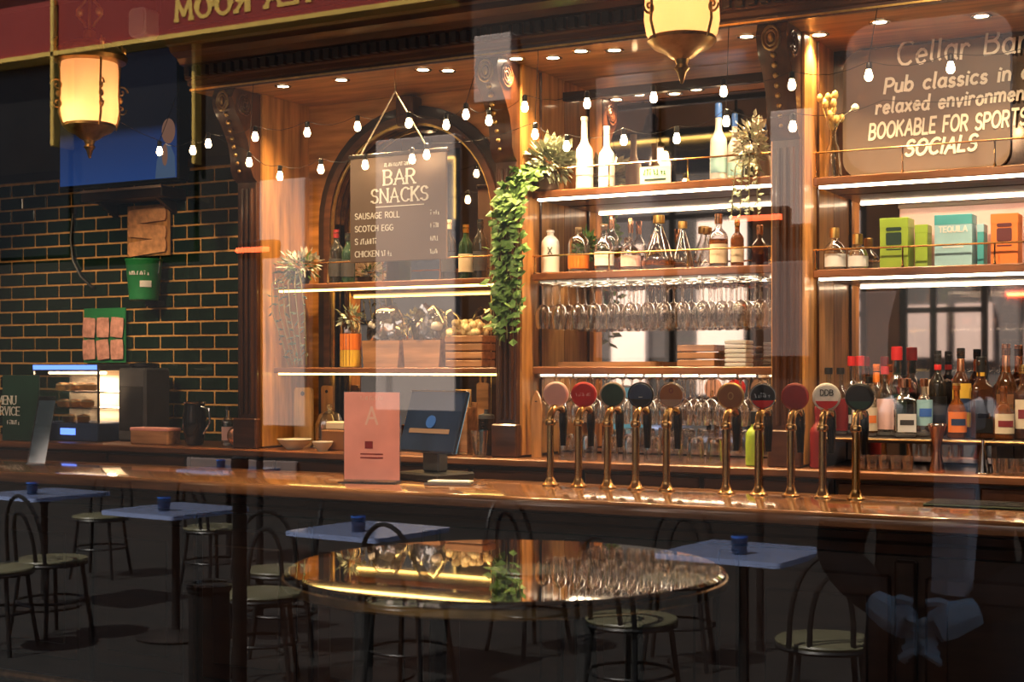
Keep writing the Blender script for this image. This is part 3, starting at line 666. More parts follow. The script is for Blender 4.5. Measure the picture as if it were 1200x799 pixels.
def bottle(label, px, base, H, R, prof, glass, cap=None, lab=None, liquid=None, Y=.7, caph=.12, capr=1.15, sq=0, band=None, mark=None, group=None, labz=(.14,.48), printc=None, ang=0, name='bottle', rz=None, neck=None):
    t = thing(name, label, 'bottle', (PX(px, Y), Y, base), rz=(.42 if rz is None else rz), group=group)
    pf = [(r*R, z*H) for r, z in BOT[prof]]
    clear = glass in ('thin_glass', 'jar_glass')
    g = MB()
    g.lathe(pf, seg=20, sq=sq, closed=False).build('glass_body', glass, t)
    if clear: MB().lathe([(R*.84,.004),(R*.9,.012),(R*.86,.014),(1e-6,.016)], seg=16, sq=sq).build('thick_base', 'frost', t)
    if liquid:
        fill = liquid[1]*H; lp = [(r+.0006, max(z, .017)) for r, z in pf if z < fill]
        rr = lp[-1][0]; lp = lp + [(rr, fill), (1e-6, fill)]
        MB().lathe(lp, seg=18, sq=sq, closed=False).build('liquid', liquid[0], t)
    rn = pf[-1][0]
    if cap:
        c = caph*H
        MB().lathe([(rn*capr,H*BOT[prof][-1][1]-c*.75),(rn*capr*1.03,H*BOT[prof][-1][1]-c*.3),(rn*capr,H*BOT[prof][-1][1]+c*.2),(rn*capr*.85,H*BOT[prof][-1][1]+c*.25)], seg=14).build('cap', cap, t)
    if band: MB().lathe([(rn*1.12,H*.80),(rn*1.15,H*.81),(rn*1.15,H*.86),(rn*1.1,H*.865)], seg=14).build('neck_band', band, t)
    if neck: MB().lathe([(rn*1.2,H*.72),(rn*1.12,H*.75),(rn*1.1,H*.9),(rn*1.05,H*.905)], seg=14).build('neck_sleeve', neck, t)
    if lab:
        z0, z1 = labz[0]*H, labz[1]*H; zm = z0 + (z1-z0)*.5
        if sq:
            l = MB().box(-R*.80, R*.80, -R*1.02-.0015, -R*1.0, z0, z1).build('label_paper', lab, t, 0)
            if printc: MB().box(-R*.6, R*.6, -R*1.02-.003, -R*1.02-.0015, zm-.008, zm+.012).build('label_print', printc, l, 0)
        else:
            l = MB().arcstrip(R*1.004+.0005, z0, z1, -PI/2-1.15, -PI/2+1.15, 10).build('label_paper', lab, t)
            if printc:
                MB().arcstrip(R*1.004+.002, zm-(z1-z0)*.16, zm+(z1-z0)*.16, -PI/2-.75, -PI/2+.75, 8).build('label_print', printc, l)
    if mark:
        m = lettering(MB(), mark, .03, 0, H*.42, 0, .16, align='c', depth=.003); m.v = [(x, y - R*1.01 + .35*x*x/R, z) for x, y, z in m.v]
        m.build('emblem', 'dark_grey', t, 0)
    return t
gA = 'bottles on the middle top shelf'; gB = 'decanters and bottles on the middle shelf'; gR = 'spirit bottles in the right bay'; gF = 'dark bottles in the arched bay'
bottle('taller white frosted bottle on the middle top shelf, left pair', 685, ZA, .325, .040, 'tall', 'frost', 'white', Y=.68, caph=.06, group=gA, lab='white', labz=(.2,.4))
bottle('shorter white frosted bottle on the middle top shelf, left pair', 711, ZA, .275, .037, 'tall', 'frost', 'white', Y=.68, caph=.06, group=gA, lab='white', labz=(.2,.4))
bottle('taller frosted bottle with a bright blue cap on the middle top shelf', 842, ZA, .315, .037, 'tall', 'frost', 'blue', Y=.66, caph=.2, group=gA, lab='skyblue', labz=(.1,.3))
bottle('shorter frosted bottle with a bright blue cap beside the dried flowers', 861, ZA, .285, .033, 'tall', 'frost', 'blue', Y=.76, caph=.2, group=gA, lab='skyblue', labz=(.1,.3))
bottle('white ceramic bottle marked with a large X on the middle shelf', 645, ZB, .205, .043, 'skull', 'ceramic', 'brown', Y=.68, mark='X', group=gB, capr=.8)
bottle('clear bottle with orange drink marked with an X beside the white one', 678, ZB, .205, .048, 'skull', 'thin_glass', 'pine', Y=.68, mark='X', liquid=('orange', .40), group=gB, capr=.9)
bottle('round clear bottle with a white label on the middle shelf', 708, ZB, .205, .045, 'round', 'thin_glass', 'pine', 'white', Y=.67, group=gB, labz=(.12,.42), liquid=('amber', .2))
bottle('slim brown necked bottle behind the round clear bottle', 717, ZB, .25, .033, 'spirit', 'thin_glass', 'copper', Y=.80, group=gB, caph=.25, liquid=('amber', .4))
bottle('squat clear bottle with a thin tall pink neck on the middle shelf', 739, ZB, .215, .046, 'squat', 'thin_glass', 'copper', 'pale_pink', Y=.68, group=gB, labz=(.08,.30), caph=.3, capr=1.3)
bottle('wide triangular glass decanter with a gold stopper and amber dregs', 772, ZB, .255, .075, 'decanter', 'thin_glass', 'gold', Y=.68, liquid=('amber', .15), group=gB, caph=.14, capr=1.3)
bottle('narrower clear glass decanter with a gold stopper beside the wide one', 800, ZB, .235, .056, 'decanter', 'thin_glass', 'gold', Y=.80, group=gB, caph=.14, capr=1.4, liquid=('amber', .08))
bottle('square shouldered amber bottle with a cream label and wooden stopper', 842, ZB, .22, .040, 'spirit', 'thin_glass', 'copper', 'cream', Y=.68, group=gB, liquid=('whisky', .55), labz=(.08,.45), caph=.2)
bottle('slim dark amber bottle at the right end of the middle shelf', 864, ZB, .195, .028, 'spirit', 'whisky', 'gold', 'cream', Y=.68, group=gB, labz=(.1,.4), caph=.14)
# gin bottles beside the boxes
bottle('taller embossed clear gin bottle with a gold cork beside the green box', 978, ZE, .165, .045, 'round', 'jar_glass', 'gold', 'frost', Y=.68, group='gin bottles by the boxes', caph=.26, capr=1.3, labz=(.08,.40))
bottle('shorter embossed clear gin bottle with a round gold cork', 1005, ZE, .135, .042, 'round', 'jar_glass', 'gold', 'frost', Y=.68, group='gin bottles by the boxes', caph=.32, capr=1.5, labz=(.08,.40))
# dark bottles under the arch
for i, (px, H, lab) in enumerate([(394,.26,'dark wine bottle at the left end of the arched bay shelf'),(408,.24,'dark wine bottle second from the left end of the arched bay shelf'),(526,.275,'dark tall bottle with pale neck just right of the snack board'),(546,.25,'dark green bottle second right of the snack board'),(563,.27,'dark bottle nearest the carved pilaster under the arch')]):
    bottle(lab, px, ZFs, H, .035, 'wine', 'dark_glass' if i % 2 == 0 else 'green_glass', ['dark_red','black','cream','gold','black'][i], 'cream' if i == 3 else 'dark_grey', Y=.70, group=gF, caph=.16)
# right bay: back row on the riser, front row before it
ZR = ZW + .125
bottle('left bottle of the pair with flat black caps beside the honey panel', 971, ZR, .27, .030, 'spirit', 'jar_glass', 'black', 'dark_red', Y=.66, group=gR, liquid=('dark_red', .55), caph=.1, capr=1.5)
bottle('right bottle of the pair with flat black caps behind the red and white badge', 985, ZR, .27, .030, 'spirit', 'jar_glass', 'black', 'dark_red', Y=.74, group=gR, liquid=('dark_red', .55), caph=.1, capr=1.5)
bottle('left bottle of the clear pair with red caps', 998, ZR, .315, .036, 'bulbneck', 'jar_glass', 'red', 'white', Y=.84, group=gR, caph=.13, capr=1.2, printc='dark_green')
bottle('right bottle of the clear pair with red caps', 1008, ZR, .315, .036, 'bulbneck', 'jar_glass', 'red', 'white', Y=.75, group=gR, caph=.13, capr=1.2, printc='dark_green')
bottle('bottle with an orange neck and cream label among the right bay spirits', 1027, ZR, .285, .034, 'spirit', 'jar_glass', 'orange', 'cream', Y=.84, group=gR, neck='orange', caph=.1)
bottle('clear bottle with a small bright red cap in front of the orange one', 1037, ZR, .275, .034, 'spirit', 'jar_glass', 'red', 'pale_pink', Y=.72, group=gR, caph=.12, capr=1.35, labz=(.1,.55))
bottle('tall bottle with the largest red cap and a dark green neck', 1051, ZR, .35, .038, 'bulbneck', 'jar_glass', 'red', 'dark_green', Y=.82, group=gR, caph=.16, capr=1.5, neck='dark_green')
bottle('square clear gin bottle with a copper cap and white label', 1060, ZR, .225, .045, 'spirit', 'jar_glass', 'copper', 'frost', Y=.64, group=gR, sq=6, caph=.16, capr=1.6, labz=(.1,.42), printc='dark_grey')
bottle('clear bottle with a copper cap and a bright blue label', 1083, ZR, .225, .032, 'spirit', 'jar_glass', 'copper', 'skyblue', Y=.75, group=gR, caph=.14, capr=1.4, labz=(.2,.66), printc='blue')
bottle('tall black bottle with a red neck band', 1099, ZR, .335, .035, 'spirit', 'dark_glass', 'black', 'black', Y=.85, group=gR, band='red', caph=.14, printc='dark_grey')
bottle('tall whisky bottle with a large yellow label and black cap', 1126, ZR, .345, .038, 'spirit', 'brown_glass', 'black', 'yellow', Y=.78, group=gR, caph=.12, labz=(.12,.62), printc='navy', neck='copper')
bottle('shorter amber bottle with an orange label in front of the yellow labelled one', 1121, ZR, .21, .037, 'round', 'whisky', 'gold', 'orange', Y=.64, group=gR, labz=(.12,.5), printc='navy')
bottle('square whiskey bottle with a black label and black cap', 1150, ZR, .305, .042, 'spirit', 'brown_glass', 'black', 'black', Y=.68, group=gR, sq=6, caph=.2, capr=1.3, labz=(.08,.5), printc='chrome', band='yellow')
bottle('tall bulbous bourbon bottle with a copper and gold neck', 1179, ZR, .36, .045, 'round', 'brown_glass', 'copper', 'brown', Y=.80, group=gR, neck='copper', caph=.12, printc='gold')
bottle('short amber bottle with a red and cream label in front of the bourbon', 1176, ZR, .20, .038, 'round', 'whisky', 'copper', 'cream', Y=.64, group=gR, labz=(.12,.5), printc='dark_red')
bottle('cream labelled bottle at the right edge of the frame', 1199, ZR, .28, .036, 'spirit', 'brown_glass', 'gold', 'cream', Y=.70, group=gR, labz=(.15,.55), printc='dark_red')
bottle('clear bottle with a white label half hidden behind the black badge', 1018, ZR, .235, .034, 'spirit', 'jar_glass', 'black', 'cream', Y=.64, group=gR, labz=(.1,.5), printc='orange', liquid=('amber', .4))
bottle('dark red bottle half hidden behind the dark red tap badge', 958, ZW, .24, .030, 'spirit', 'dark_red', 'dark_red', Y=.50, group='bottles standing on the back worktop')
bottle('lime green bottle standing behind the right group of taps', 884, ZW, .21, .036, 'spirit', 'lime', 'black', 'lime', Y=.53, group='bottles standing on the back worktop', caph=.25, capr=1.3)
bottle('clear water bottle with a pale label in front of the green tiles', 267, ZW, .20, .030, 'spirit', 'jar_glass', 'dark_grey', 'pale_pink', Y=.62, group='bottles standing on the back worktop', labz=(.15,.5))

# ================================================================== DRINKING GLASSES
def wine_glass():
    t = thing('wine_glass', '', 'glass', (0,0,0))
    MB().lathe([(.036,0),(.037,.002),(.02,.006),(.006,.012),(.004,.03),(.0038,.085),(.006,.095)], seg=16, closed=True).build('foot_and_stem', 'thin_glass', t)
    MB().lathe([(.002,.093),(.014,.097),(.028,.110),(.036,.130),(.0375,.150),(.034,.185),(.0305,.205),(.0295,.205),(.033,.185)], seg=18, closed=True).build('bowl', 'thin_glass', t)
    return t
def cop(proto, used, label, group, loc, rot=(0,0,0)):
    o = proto if not used else copy_tree(proto)
    o.location = loc; o.rotation_euler = rot; tag(o, label, 'glass', group); return o
wg = wine_glass(); n = 0
for r_, yy in enumerate((.645, .735, .825)):
    for i in range(13):
        x = B2 + .058 + .085*i + random.uniform(-.006,.006)
        if x > B3 - .05: continue
        cop(wg, n, 'stemmed wine glass hanging upside down in the rack under the decanter shelf', 'wine glasses in the upper rack', (x, yy + random.uniform(-.006,.006), ZB-.0465), (PI, 0, 0)); n += 1
for r_, yy in enumerate((.65, .76)):
    for i in range(13):
        x = B2 + .058 + .085*i + random.uniform(-.006,.006)
        if x > B3 - .05: continue
        cop(wg, n, 'stemmed wine glass hanging upside down in the lower rack behind the taps', 'wine glasses in the lower rack', (x, yy + random.uniform(-.006,.006), ZCs-.0465), (PI, 0, 0)); n += 1
tb = thing('tumbler', '', 'glass')
MB().lathe([(.038,0),(.0385,.004),(.037,.06),(.034,.098),(.030,.108),(1e-6,.110)], seg=18, closed=True).build('glass_wall', 'thin_glass', tb)
MB().lathe([(.033,.094),(.031,.104),(1e-6,.106)], seg=14, closed=True).build('thick_base', 'jar_glass', tb)
k = 0
for yy in (.52, .62):
    for px in (664, 690, 715, 740, 765, 790, 815, 838):
        cop(tb, k, 'clear tumbler upside down on the back worktop behind the taps', 'tumblers on the back worktop', (PX(px, yy), yy, ZW)); k += 1
sg = thing('shot_glass', '', 'glass')
MB().lathe([(.018,0),(.019,.004),(.021,.03),(.0245,.062),(.0235,.062),(.019,.012),(1e-6,.010)], seg=14, closed=True).build('glass_wall', 'thin_glass', sg)
for i, px in enumerate((1008, 1022, 1036, 1050, 1064)):
    cop(sg, i, 'small shot glass in front of the bottle riser behind the last tap', 'shot glasses behind the last tap', (PX(px, .49), .49, ZW))
for i, px in enumerate((1169, 1183, 1197)):
    cop(sg, 1, 'small shot glass in front of the riser at the right edge', 'shot glasses at the right edge', (PX(px, .49), .49, ZW))

# ================================================================== ROUND HIGH TABLE IN FRONT OF THE BAR
tz = 1.20; dep = (CAM.z - tz) / (233/F); r_ = ray(592); tx, ty = CAM.x + r_[0]*dep, CAM.y + r_[1]*dep
t = thing('high_table', 'round high bar table with a glossy top reflecting the bar shelves', 'table', (tx, ty, 0), rz=.3)
MB().lathe([(.36,tz-.035),(.383,tz-.03),(.392,tz-.018),(.389,tz-.004),(.382,tz)], seg=64).build('tabletop', 'table_gloss', t, 8)
MB().lathe([(.386,tz-.028),(.3935,tz-.024),(.3935,tz-.012),(.386,tz-.008)], seg=64, closed=True).build('brass_edge', 'old_brass', t)
for a in (40, 130, 220, 310):
    c, s_ = math.cos(math.radians(a)), math.sin(math.radians(a))
    MB().tube([(.27*c,.27*s_,tz-.035),(.29*c,.29*s_,.5),(.31*c,.31*s_,0)], [.018,.016,.014], 8).build('leg', 'black_iron', t)
MB().tube([(.30*math.cos(a), .30*math.sin(a), .28) for a in [2*PI*i/32 for i in range(33)]], .012, 6).build('foot_ring', 'black_iron', t)

# ================================================================== THE STREET OUTSIDE (seen reflected in the pane)
struct(MB().box(-22, 12, -16, YPANE-.12, -.12, 0).build('ground_pavement', 'pavement', smooth=0))
YV = 6.8; YR = 2*YPANE - YV                     # image plane and true plane of the opposite shop fronts
def fx(px): return PX(px, YV)
def fz(px, py): return PZ(px, py, YV)
fb = struct(MB().box(-24, 12, -3, -.3, 0, 12).build('wall_opposite_shop', 'stone_dark', None, 0, (0, YR, 0)))
def fbox(name, px0, px1, py0, py1, m, out=.15, par=None):
    z1, z0 = fz((px0+px1)/2, py0), fz((px0+px1)/2, py1)
    return MB().cbox(fx(px0), fx(px1), -.3, out-.3, max(0, z0), z1, .01).build(name, m, par or fb)
def fp(px, py): return (fx(px), fz(px, py))
for a in [(293,347,208,500), (430,524,158,482), (546,590,36,116), (896,946,125,262), (1215,1260,100,500)]: fbox('pier', *a, 'stone_pale')
for a in [(690,757,85,290), (690,772,300,420), (786,858,310,412), (872,942,305,418), (1000,1085,340,440), (1100,1190,335,430)]: fbox('shop_panel', *a, 'stone_mid')
MB().box(-20, 8, -.3, -.12, fz(300,27)+1.0, fz(300,27)+4.5).build('upper_wall', 'stone_pale', fb, 0)
fa = MB().box(fx(-160), fx(520), -.3, .0, fz(300,27), fz(300,27)+1.0).build('fascia', 'fascia_red', fb, 0)
MB().box(fx(-160), fx(520), -.3, .06, fz(300,27)-.05, fz(300,27)).build('fascia_moulding', 'gold_paint', fa, 0)
MB().box(fx(-160), fx(520), -.3, .08, fz(300,27)+.72, fz(300,27)+.80).build('fascia_moulding', 'gold_paint', fa, 0)
# TEA ROOM in gilt letters, reading correctly from the street
lt = lettering(MB(), 'TEA ROOM', .215, 0, 0, 0, .24, serif=True, wide=1.22, sp=.3, depth=.008)
wdt = max(v[0] for v in lt.v); lt.v = [(fx(204) + wdt - x, .0 - y, fz(240,16)-.03 + z) for x, y, z in lt.v]
lt.build('fascia_lettering', 'gold_paint', fa, 0)
for px, p0, p1, o_ in ((65, 0, 172, .36), (213, 46, 190, .12), (-40, 48, 250, .12)): fbox('gilt_mullion', px-2.2, px+2.2, p0, p1, 'gold_paint', o_)
fbox('shop_window', -38, 62, 75, 300, 'shop_glass', .06); fbox('shop_window', 68, 210, 48, 300, 'shop_glass', .06)
# rounded pale panel
x0, x1 = fx(988), fx(1184); z0, z1 = fz(1085,196), fz(1085,18); rr = .22
pp = [(x0+rr*(1-math.cos(a))*1, z0+rr*(1-math.sin(a))) for a in [PI/2*i/5 for i in range(6)]][::1]
def rrect(x0, x1, z0, z1, r, n=5):
    o = []
    for cx, cz, a0 in ((x1-r, z1-r, 0), (x0+r, z1-r, 90), (x0+r, z0+r, 180), (x1-r, z0+r, 270)):
        for i in range(n+1):
            a = math.radians(a0 + 90*i/n); o.append((cx+r*math.cos(a), cz+r*math.sin(a)))
    return o
MB().prism(rrect(x0, x1, z0, z1, rr), -.3, -.1).build('rounded_window_board', 'stone_mid', fb, 0)
fbox('low_panel', 200, 330, 540, 562, 'stone_mid', .05)

def heater(label, px, s, py, wpx):
    x, y = outside(px, s); z = CAM.z + (YH-py)/s; h = wpx/s/2
    t = thing('patio_heater', label, 'heater', (x, y, z), group='glowing patio heaters')
    MB().cbox(-h-.03, h+.03, -.06, .02, -.05, .06, .01).build('housing', 'black_iron', t)
    MB().tube([(-h, .035, 0), (h, .035, 0)], .016, 10).build('heating_tube', 'heater_glow', t)
    MB().tube([(0, -.03, -.05), (0, -.04, -z)], .022, 8).build('post', 'black_iron', t)
heater('patio heater with a glowing red tube standing by the right tables', 888, 215, 256, 62)
heater('patio heater with a glowing red tube standing by the left tables', 300, 190, 293, 46)

def bistro_table(label, px, s):
    x, y = outside(px, s)
    t = thing('bistro_table', label, 'table', (x, y, 0), rz=.1, group='pavement bistro tables')
    MB().prism(rrect(-.30, .30, -.30, .30, .03), -.012, .012).move(Matrix.Translation((0,0,.728)) @ Matrix.Rotation(PI/2, 4, 'X')).build('tabletop', 'sky_tinted_top', t)
    MB().lathe([(.03,.03),(.024,.06),(.022,.66),(.05,.70),(.06,.714)], seg=12).build('pedestal', 'black_iron', t)
    MB().lathe([(.22,0),(.225,.012),(.19,.022),(.05,.04),(.03,.05)], seg=24).build('base', 'black_iron', t)
    a = thing('ashtray', 'small blue glass tumbler on the ' + label, 'glass', (x+.02, y+.12, .7405), group='blue table glasses')
    MB().lathe([(.032,0),(.036,.08),(.034,.08),(.030,.006),(1e-6,.006)], seg=14, closed=True).build('glass_wall', 'navy', a); a.name = 'table_glass'
    MB().lathe([(.0365,.07),(.0375,.075),(.0365,.08)], seg=14, closed=True).build('rim', 'blue', a)
for lab, px, s in [('pavement table in the nearest row left of centre', 432, 233), ('pavement table in the nearest row right of centre', 872, 264), ('pavement table in the middle row at the left', 206, 204), ('pavement table in the far row at the left edge', 52, 181), ('pavement table in the farthest row', 268, 146)]:
    bistro_table(lab, px, s)
def bistro_chair(rz):
    t = thing('bistro_chair', '', 'chair')
    MB().lathe([(.185,.435),(.2,.44),(.205,.45),(.2,.458),(.17,.462)], seg=28).build('seat', 'seat_wood', t)
    MB().tube([(.195*math.cos(a), .195*math.sin(a), .43) for a in [2*PI*i/24 for i in range(25)]], .011, 6).build('seat_ring', 'black_iron', t)
    for a in (45, 135, 225, 315):
        c, s_ = math.cos(math.radians(a)), math.sin(math.radians(a))
        MB().tube([(.17*c,.17*s_,.43),(.2*c,.2*s_,.2),(.235*c,.235*s_,0)], .0125, 7).build('leg', 'black_iron', t)
    MB().tube([(.19*math.cos(a), .19*math.sin(a), .22) for a in [2*PI*i/20 for i in range(21)]], .008, 6).build('stretcher_ring', 'black_iron', t)
    for w_, h_ in ((.165, .38), (.085, .29)):
        pts = [(w_*math.cos(PI*i/14)*(1 if i not in (0,14) else 1), .17+.05*math.sin(PI*i/14), .45 + h_*math.sin(PI*i/14)**.75) for i in range(15)]
        MB().tube(pts, .0115, 7).build('back_hoop', 'black_iron', t)
    return t
ch = bistro_chair(0); k = 0
CH = [(480,247,.0,'chair with a hoop back standing before the nearest left table'),(305,240,2.6,'chair at the left of the nearest left table'),(740,267,.3,'chair in front of the round table reflection right of centre'),(795,225,2.9,'chair behind the nearest right table'),
      (968,290,-.4,'chair at the right of the nearest right table'),(60,204,.1,'chair with a pale seat at the left edge'),(118,158,2.8,'chair in the far row at the left'),(330,215,-2.2,'chair behind the nearest left table'),
      (250,170,.2,'chair in the farthest row'),(-5,214,1.2,'chair in the far left corner'),(620,215,2.0,'chair in the far row at the centre')]
for px, s, rz, lab in CH:
    c = ch if k == 0 else copy_tree(ch); k += 1
    x, y = outside(px, s); c.location = (x, y, 0); c.rotation_euler = (0, 0, rz); tag(c, 'black metal bistro ' + lab, 'chair', 'pavement bistro chairs')
x, y = outside(281, 300)
t = thing('parasol_post', 'thick black metal post standing between the pavement tables', 'post', (x, y, 0))
MB().lathe([(.028,.02),(.028,1.15),(.034,1.16),(.034,1.20),(.02,1.21)], seg=14).build('pole', 'black_iron', t); MB().lathe([(.2,0),(.2,.02),(.05,.03)], seg=20).build('base', 'black_iron', t)
x, y = outside(245, 265)
t = thing('ash_bin', 'black cylindrical ash bin with a steel rimmed top', 'bin', (x, y, 0))
MB().lathe([(.09,0),(.09,.56),(.10,.57),(.10,.59)], seg=20).build('body', 'black_iron', t); MB().lathe([(.10,.59),(.112,.595),(.112,.605),(.08,.605)], seg=20, closed=True).build('rim', 'chrome', t)

# ================================================================== SIGNS
# hanging snack board before the arch
YS = .36
x0, x1 = PX(411, YS), PX(524, YS); zb, zt = PZ(467, 306, YS), PZ(467, 181, YS)
t = thing('snack_board', 'brown hanging board lettered BAR SNACKS on a string before the arch', 'sign', ((x0+x1)/2, YS, zb))
hw, hh = (x1-x0)/2, zt-zb
MB().cbox(-hw, hw, -.006, .006, 0, hh, .003).build('board', 'taupe_board', t)
MB().cbox(-hw-.008, hw+.008, -.010, .010, hh-.006, hh+.014, .004).build('top_batten', 'dark_wood', t)
ap = PZ(463, 107, YS) - zb; ax = PX(463, YS) - (x0+x1)/2
MB().tube([(-hw*.78, 0, hh+.012), (ax, 0, ap)], .0035, 6).build('string', 'cream', t); MB().tube([(hw*.62, 0, hh+.012), (ax, 0, ap)], .0035, 6).build('string', 'cream', t)
MB().tube([(ax, 0, ap-.006), (ax, 0, ZS-zb+.004)], .003, 6).build('hook', 'brass', t)
L = MB(); lettering(L, 'BAR', .066, .012, hh-.135, -.0062, .13, serif=True, wide=1.1, align='c')
lettering(L, 'SNACKS', .062, .012, hh-.215, -.0062, .13, serif=True, wide=1.0, align='c', sp=.24)
L.build('heading', 'chalk', t, 0)
L = MB(); scribble(L, .14, .016, 0, hh-.052, -.0062, seed=4)
for i, (a, p) in enumerate([('SAUSAGE ROLL', 0), ('SCOTCH EGG', 0), ('S', .10), ('CHICKEN', .06)]):
    z = hh-.285-.058*i
    lettering(L, a, .026, -hw+.03, z, -.0062, .15, sp=.22); scribble(L, .05, .02, hw-.085, z+.002, -.0062, align='l', seed=10+i)
    if p: scribble(L, p, .024, -hw+.045+text_width(a, .22)*.026, z, -.0062, align='l', seed=20+i)
L.build('menu_lines', 'chalk', t, 0)
MB().box(-hw*.45, hw*.55, -.0075, -.006, hh-.236, hh-.232).build('rule_line', 'chalk', t, 0)

# white pen lettering; the rounded taupe board paints in a window reflection
YM = .93
x0, x1 = PX(988, YM), PX(1184, YM); z0, z1 = PZ(1085, 196, YM), PZ(1085, 18, YM)
t = thing('cellar_bar_sign', 'white handwriting reading Cellar Bar on the right bay mirror, over a painted-in taupe window reflection', 'sign', ((x0+x1)/2, YM, ZD+.004))
MB().prism(rrect(x0-(x0+x1)/2, x1-(x0+x1)/2, .03, min(z1, ZS-.02)-ZD, .075), -.004, .022).build('board', 'taupe_reflection', t, 0)
def sp_(px, py): return PX(px, YM)-(x0+x1)/2, PZ(px, py, YM)-ZD-.004
for tx_, px, py, h, sl_ in [('Cellar Bar', 1052, 77, .098, .12), ('Pub classics in a', 1037, 109, .060, .15), ('relaxed environment', 1027, 134, .058, .15), ('BOOKABLE FOR SPORTS', 1019, 163, .062, .14), ('SOCIALS', 1061, 183, .062, .25)]:
    a, b = sp_(px, py)
    wide = {'C': .90, 'P': .98, 'r': .90, 'B': .68, 'S': .9}[tx_[0]]
    lettering(MB(), tx_, h, a, b, -.006, .12 if h > .09 else .19, slant=sl_, rise=.012, sp=.22 if tx_[0] != 'C' else .2, jit=.05, wide=wide).build('handwriting', 'chalk', t, 0)

# card on the top shelf
t = thing('shelf_card', 'small white card with green print standing on the middle top shelf', 'card', (PX(768, .66), .66, ZA))
MB().box(-.072, .072, -.002, .002, 0, .082).build('card', 'paper', t, 0); scribble(MB(), .11, .024, 0, .045, -.002, seed=3).build('print', 'green', t, 0); MB().box(-.05, .05, -.0035, -.002, .02, .028).build('print_line', 'dark_green', t, 0)
MB().prismx([(.002, 0), (.04, 0), (.002, .06)], -.01, .01).build('strut', 'paper', t, 0)

# ================================================================== GIFT BOXES IN THE RIGHT BAY
def gift_box(label, px0, px1, ptop, Y, dep, front, top, words, pc, wf=1):
    x0, x1 = PX(px0, Y), PX(px1, Y); h = PZ((px0+px1)/2, ptop, Y) - ZE
    t = thing('gift_box', label, 'box', ((x0+x1)/2, Y, ZE), group='boxes on the right bay shelf'); w_ = (x1-x0)/2
    MB().cbox(-w_, w_, 0, dep, 0, h*.985, .002).build('carton', front, t)
    MB().cbox(-w_-.001, w_+.001, -.001, dep+.001, h*.8, h, .002).build('lid', top, t)
    for i, (wd, zz, hh_) in enumerate(words):
        if w_ < .035: continue
        if wd: lettering(MB(), wd, hh_, 0, h*zz, -.0015, .2, align='c', wide=min(1.2, 1.5*w_/(text_width(wd)*hh_))).build('print', pc, t, 0)
        else: MB().prism(rrect(-w_*.55, w_*.55, h*zz, h*zz+hh_, .006), -.0035, -.001).build('print_block', pc, t, 0)
    if w_ > .035: MB().prism(rrect(-w_*.55, w_*.55, h*.36, h*.36+.005, .002), -.002, 0).build('print_rule', pc, t, 0)
gift_box('lime green square gift box on the right bay shelf', 1031, 1064, 255, .66, .11, 'lime', 'lime', [('', .74, .014), ('', .46, .05)], 'dark_green')
gift_box('narrow lime green box beside the square one', 1072, 1087, 263, .70, .08, 'lime', 'lime', [], 'white')
gift_box('pale turquoise gift box with white lettering', 1095, 1139, 251, .66, .10, 'skyblue', 'teal', [('TEQUILA', .66, .022)], 'white')
gift_box('thin turquoise box standing beside the larger turquoise box', 1145, 1153, 262, .70, .08, 'teal', 'skyblue', [], 'white')
gift_box('bright orange gift box at the right edge', 1161, 1193, 250, .66, .11, 'orange', 'orange', [('', .74, .014), ('', .46, .05)], 'maroon')
t = thing('glass_crate', 'wide pale pink translucent case standing behind the gift boxes', 'case', (PX(1127, .84), .84, ZE))
MB().cbox(-.25, .25, 0, .06, 0, .265, .006).build('case_body', 'pale_pink', t); MB().cbox(-.255, .255, -.004, .064, .255, .275, .004).build('case_lid', 'taupe_light', t)

# ================================================================== PLANTS
def foliage(cx, cy, cz, rx, ry, rz, n, L, W):
    m = MB()
    for _ in range(n):
        a, b = random.uniform(0, 2*PI), math.acos(random.uniform(-1, 1)); q = random.uniform(.3, 1)
        d = Vector((math.cos(a)*math.sin(b), math.sin(a)*math.sin(b), math.cos(b)))
        m.leaf((cx+d.x*rx*q, cy+d.y*ry*q, cz+d.z*rz*q), d + Vector((0, -.3, random.uniform(-.4, .3))), (random.random(), random.random(), 1), L*random.uniform(.7, 1.2), W*random.uniform(.7, 1.2))
    return m
def vines(strands, n, L, W):
    v = MB(); l = MB()
    for pts in strands:
        v.tube(pts, .0025, 5)
        for i in range(n):
            u = i/n*(len(pts)-1); k = int(u); p = Vector(pts[k]).lerp(Vector(pts[min(k+1, len(pts)-1)]), u-k)
            l.leaf(p, (random.uniform(-1,1), random.uniform(-1,.4), random.uniform(-.8,.3)), (random.random()-.5, -1, .6), L*random.uniform(.7,1.2), W)
    return v, l
x, y = PX(640, .66), .66
t = thing('trailing_ivy', 'potted ivy with pale leaves trailing down beside the carved pilaster', 'plant', (x, y, ZA))
MB().lathe([(.045,0),(.055,.01),(.068,.09),(.072,.10),(.066,.10),(.05,.09)], seg=18).build('pot', 'taupe_light', t)
tag(foliage(0, 0, .14, .14, .07, .085, 420, .065, .036).build('pale_leaves', 'leaf_pale', t, 0), kind='stuff')
st = []
for i in range(13):
    dx = .0 - .0095*i; L_ = random.uniform(.35, .62)
    st.append([(dx*.3, -.05, .10), (dx*.9, -.15, .07), (dx+random.uniform(-.02,.02)-.03, -.21, -.1), (dx+random.uniform(-.03,.03)-.03, -.215, -.1-L_*.5), (dx+random.uniform(-.03,.03)-.03, -.215, -.1-L_)])
v, l = vines(st, 34, .058, .042); v.build('stems', 'stem', t); tag(l.build('green_leaves', 'leaf', t, 0), kind='stuff')
x = PX(690, .89)
t = thing('fern', 'small green fern on the middle shelf behind the X bottles', 'plant', (x, .86, ZB))
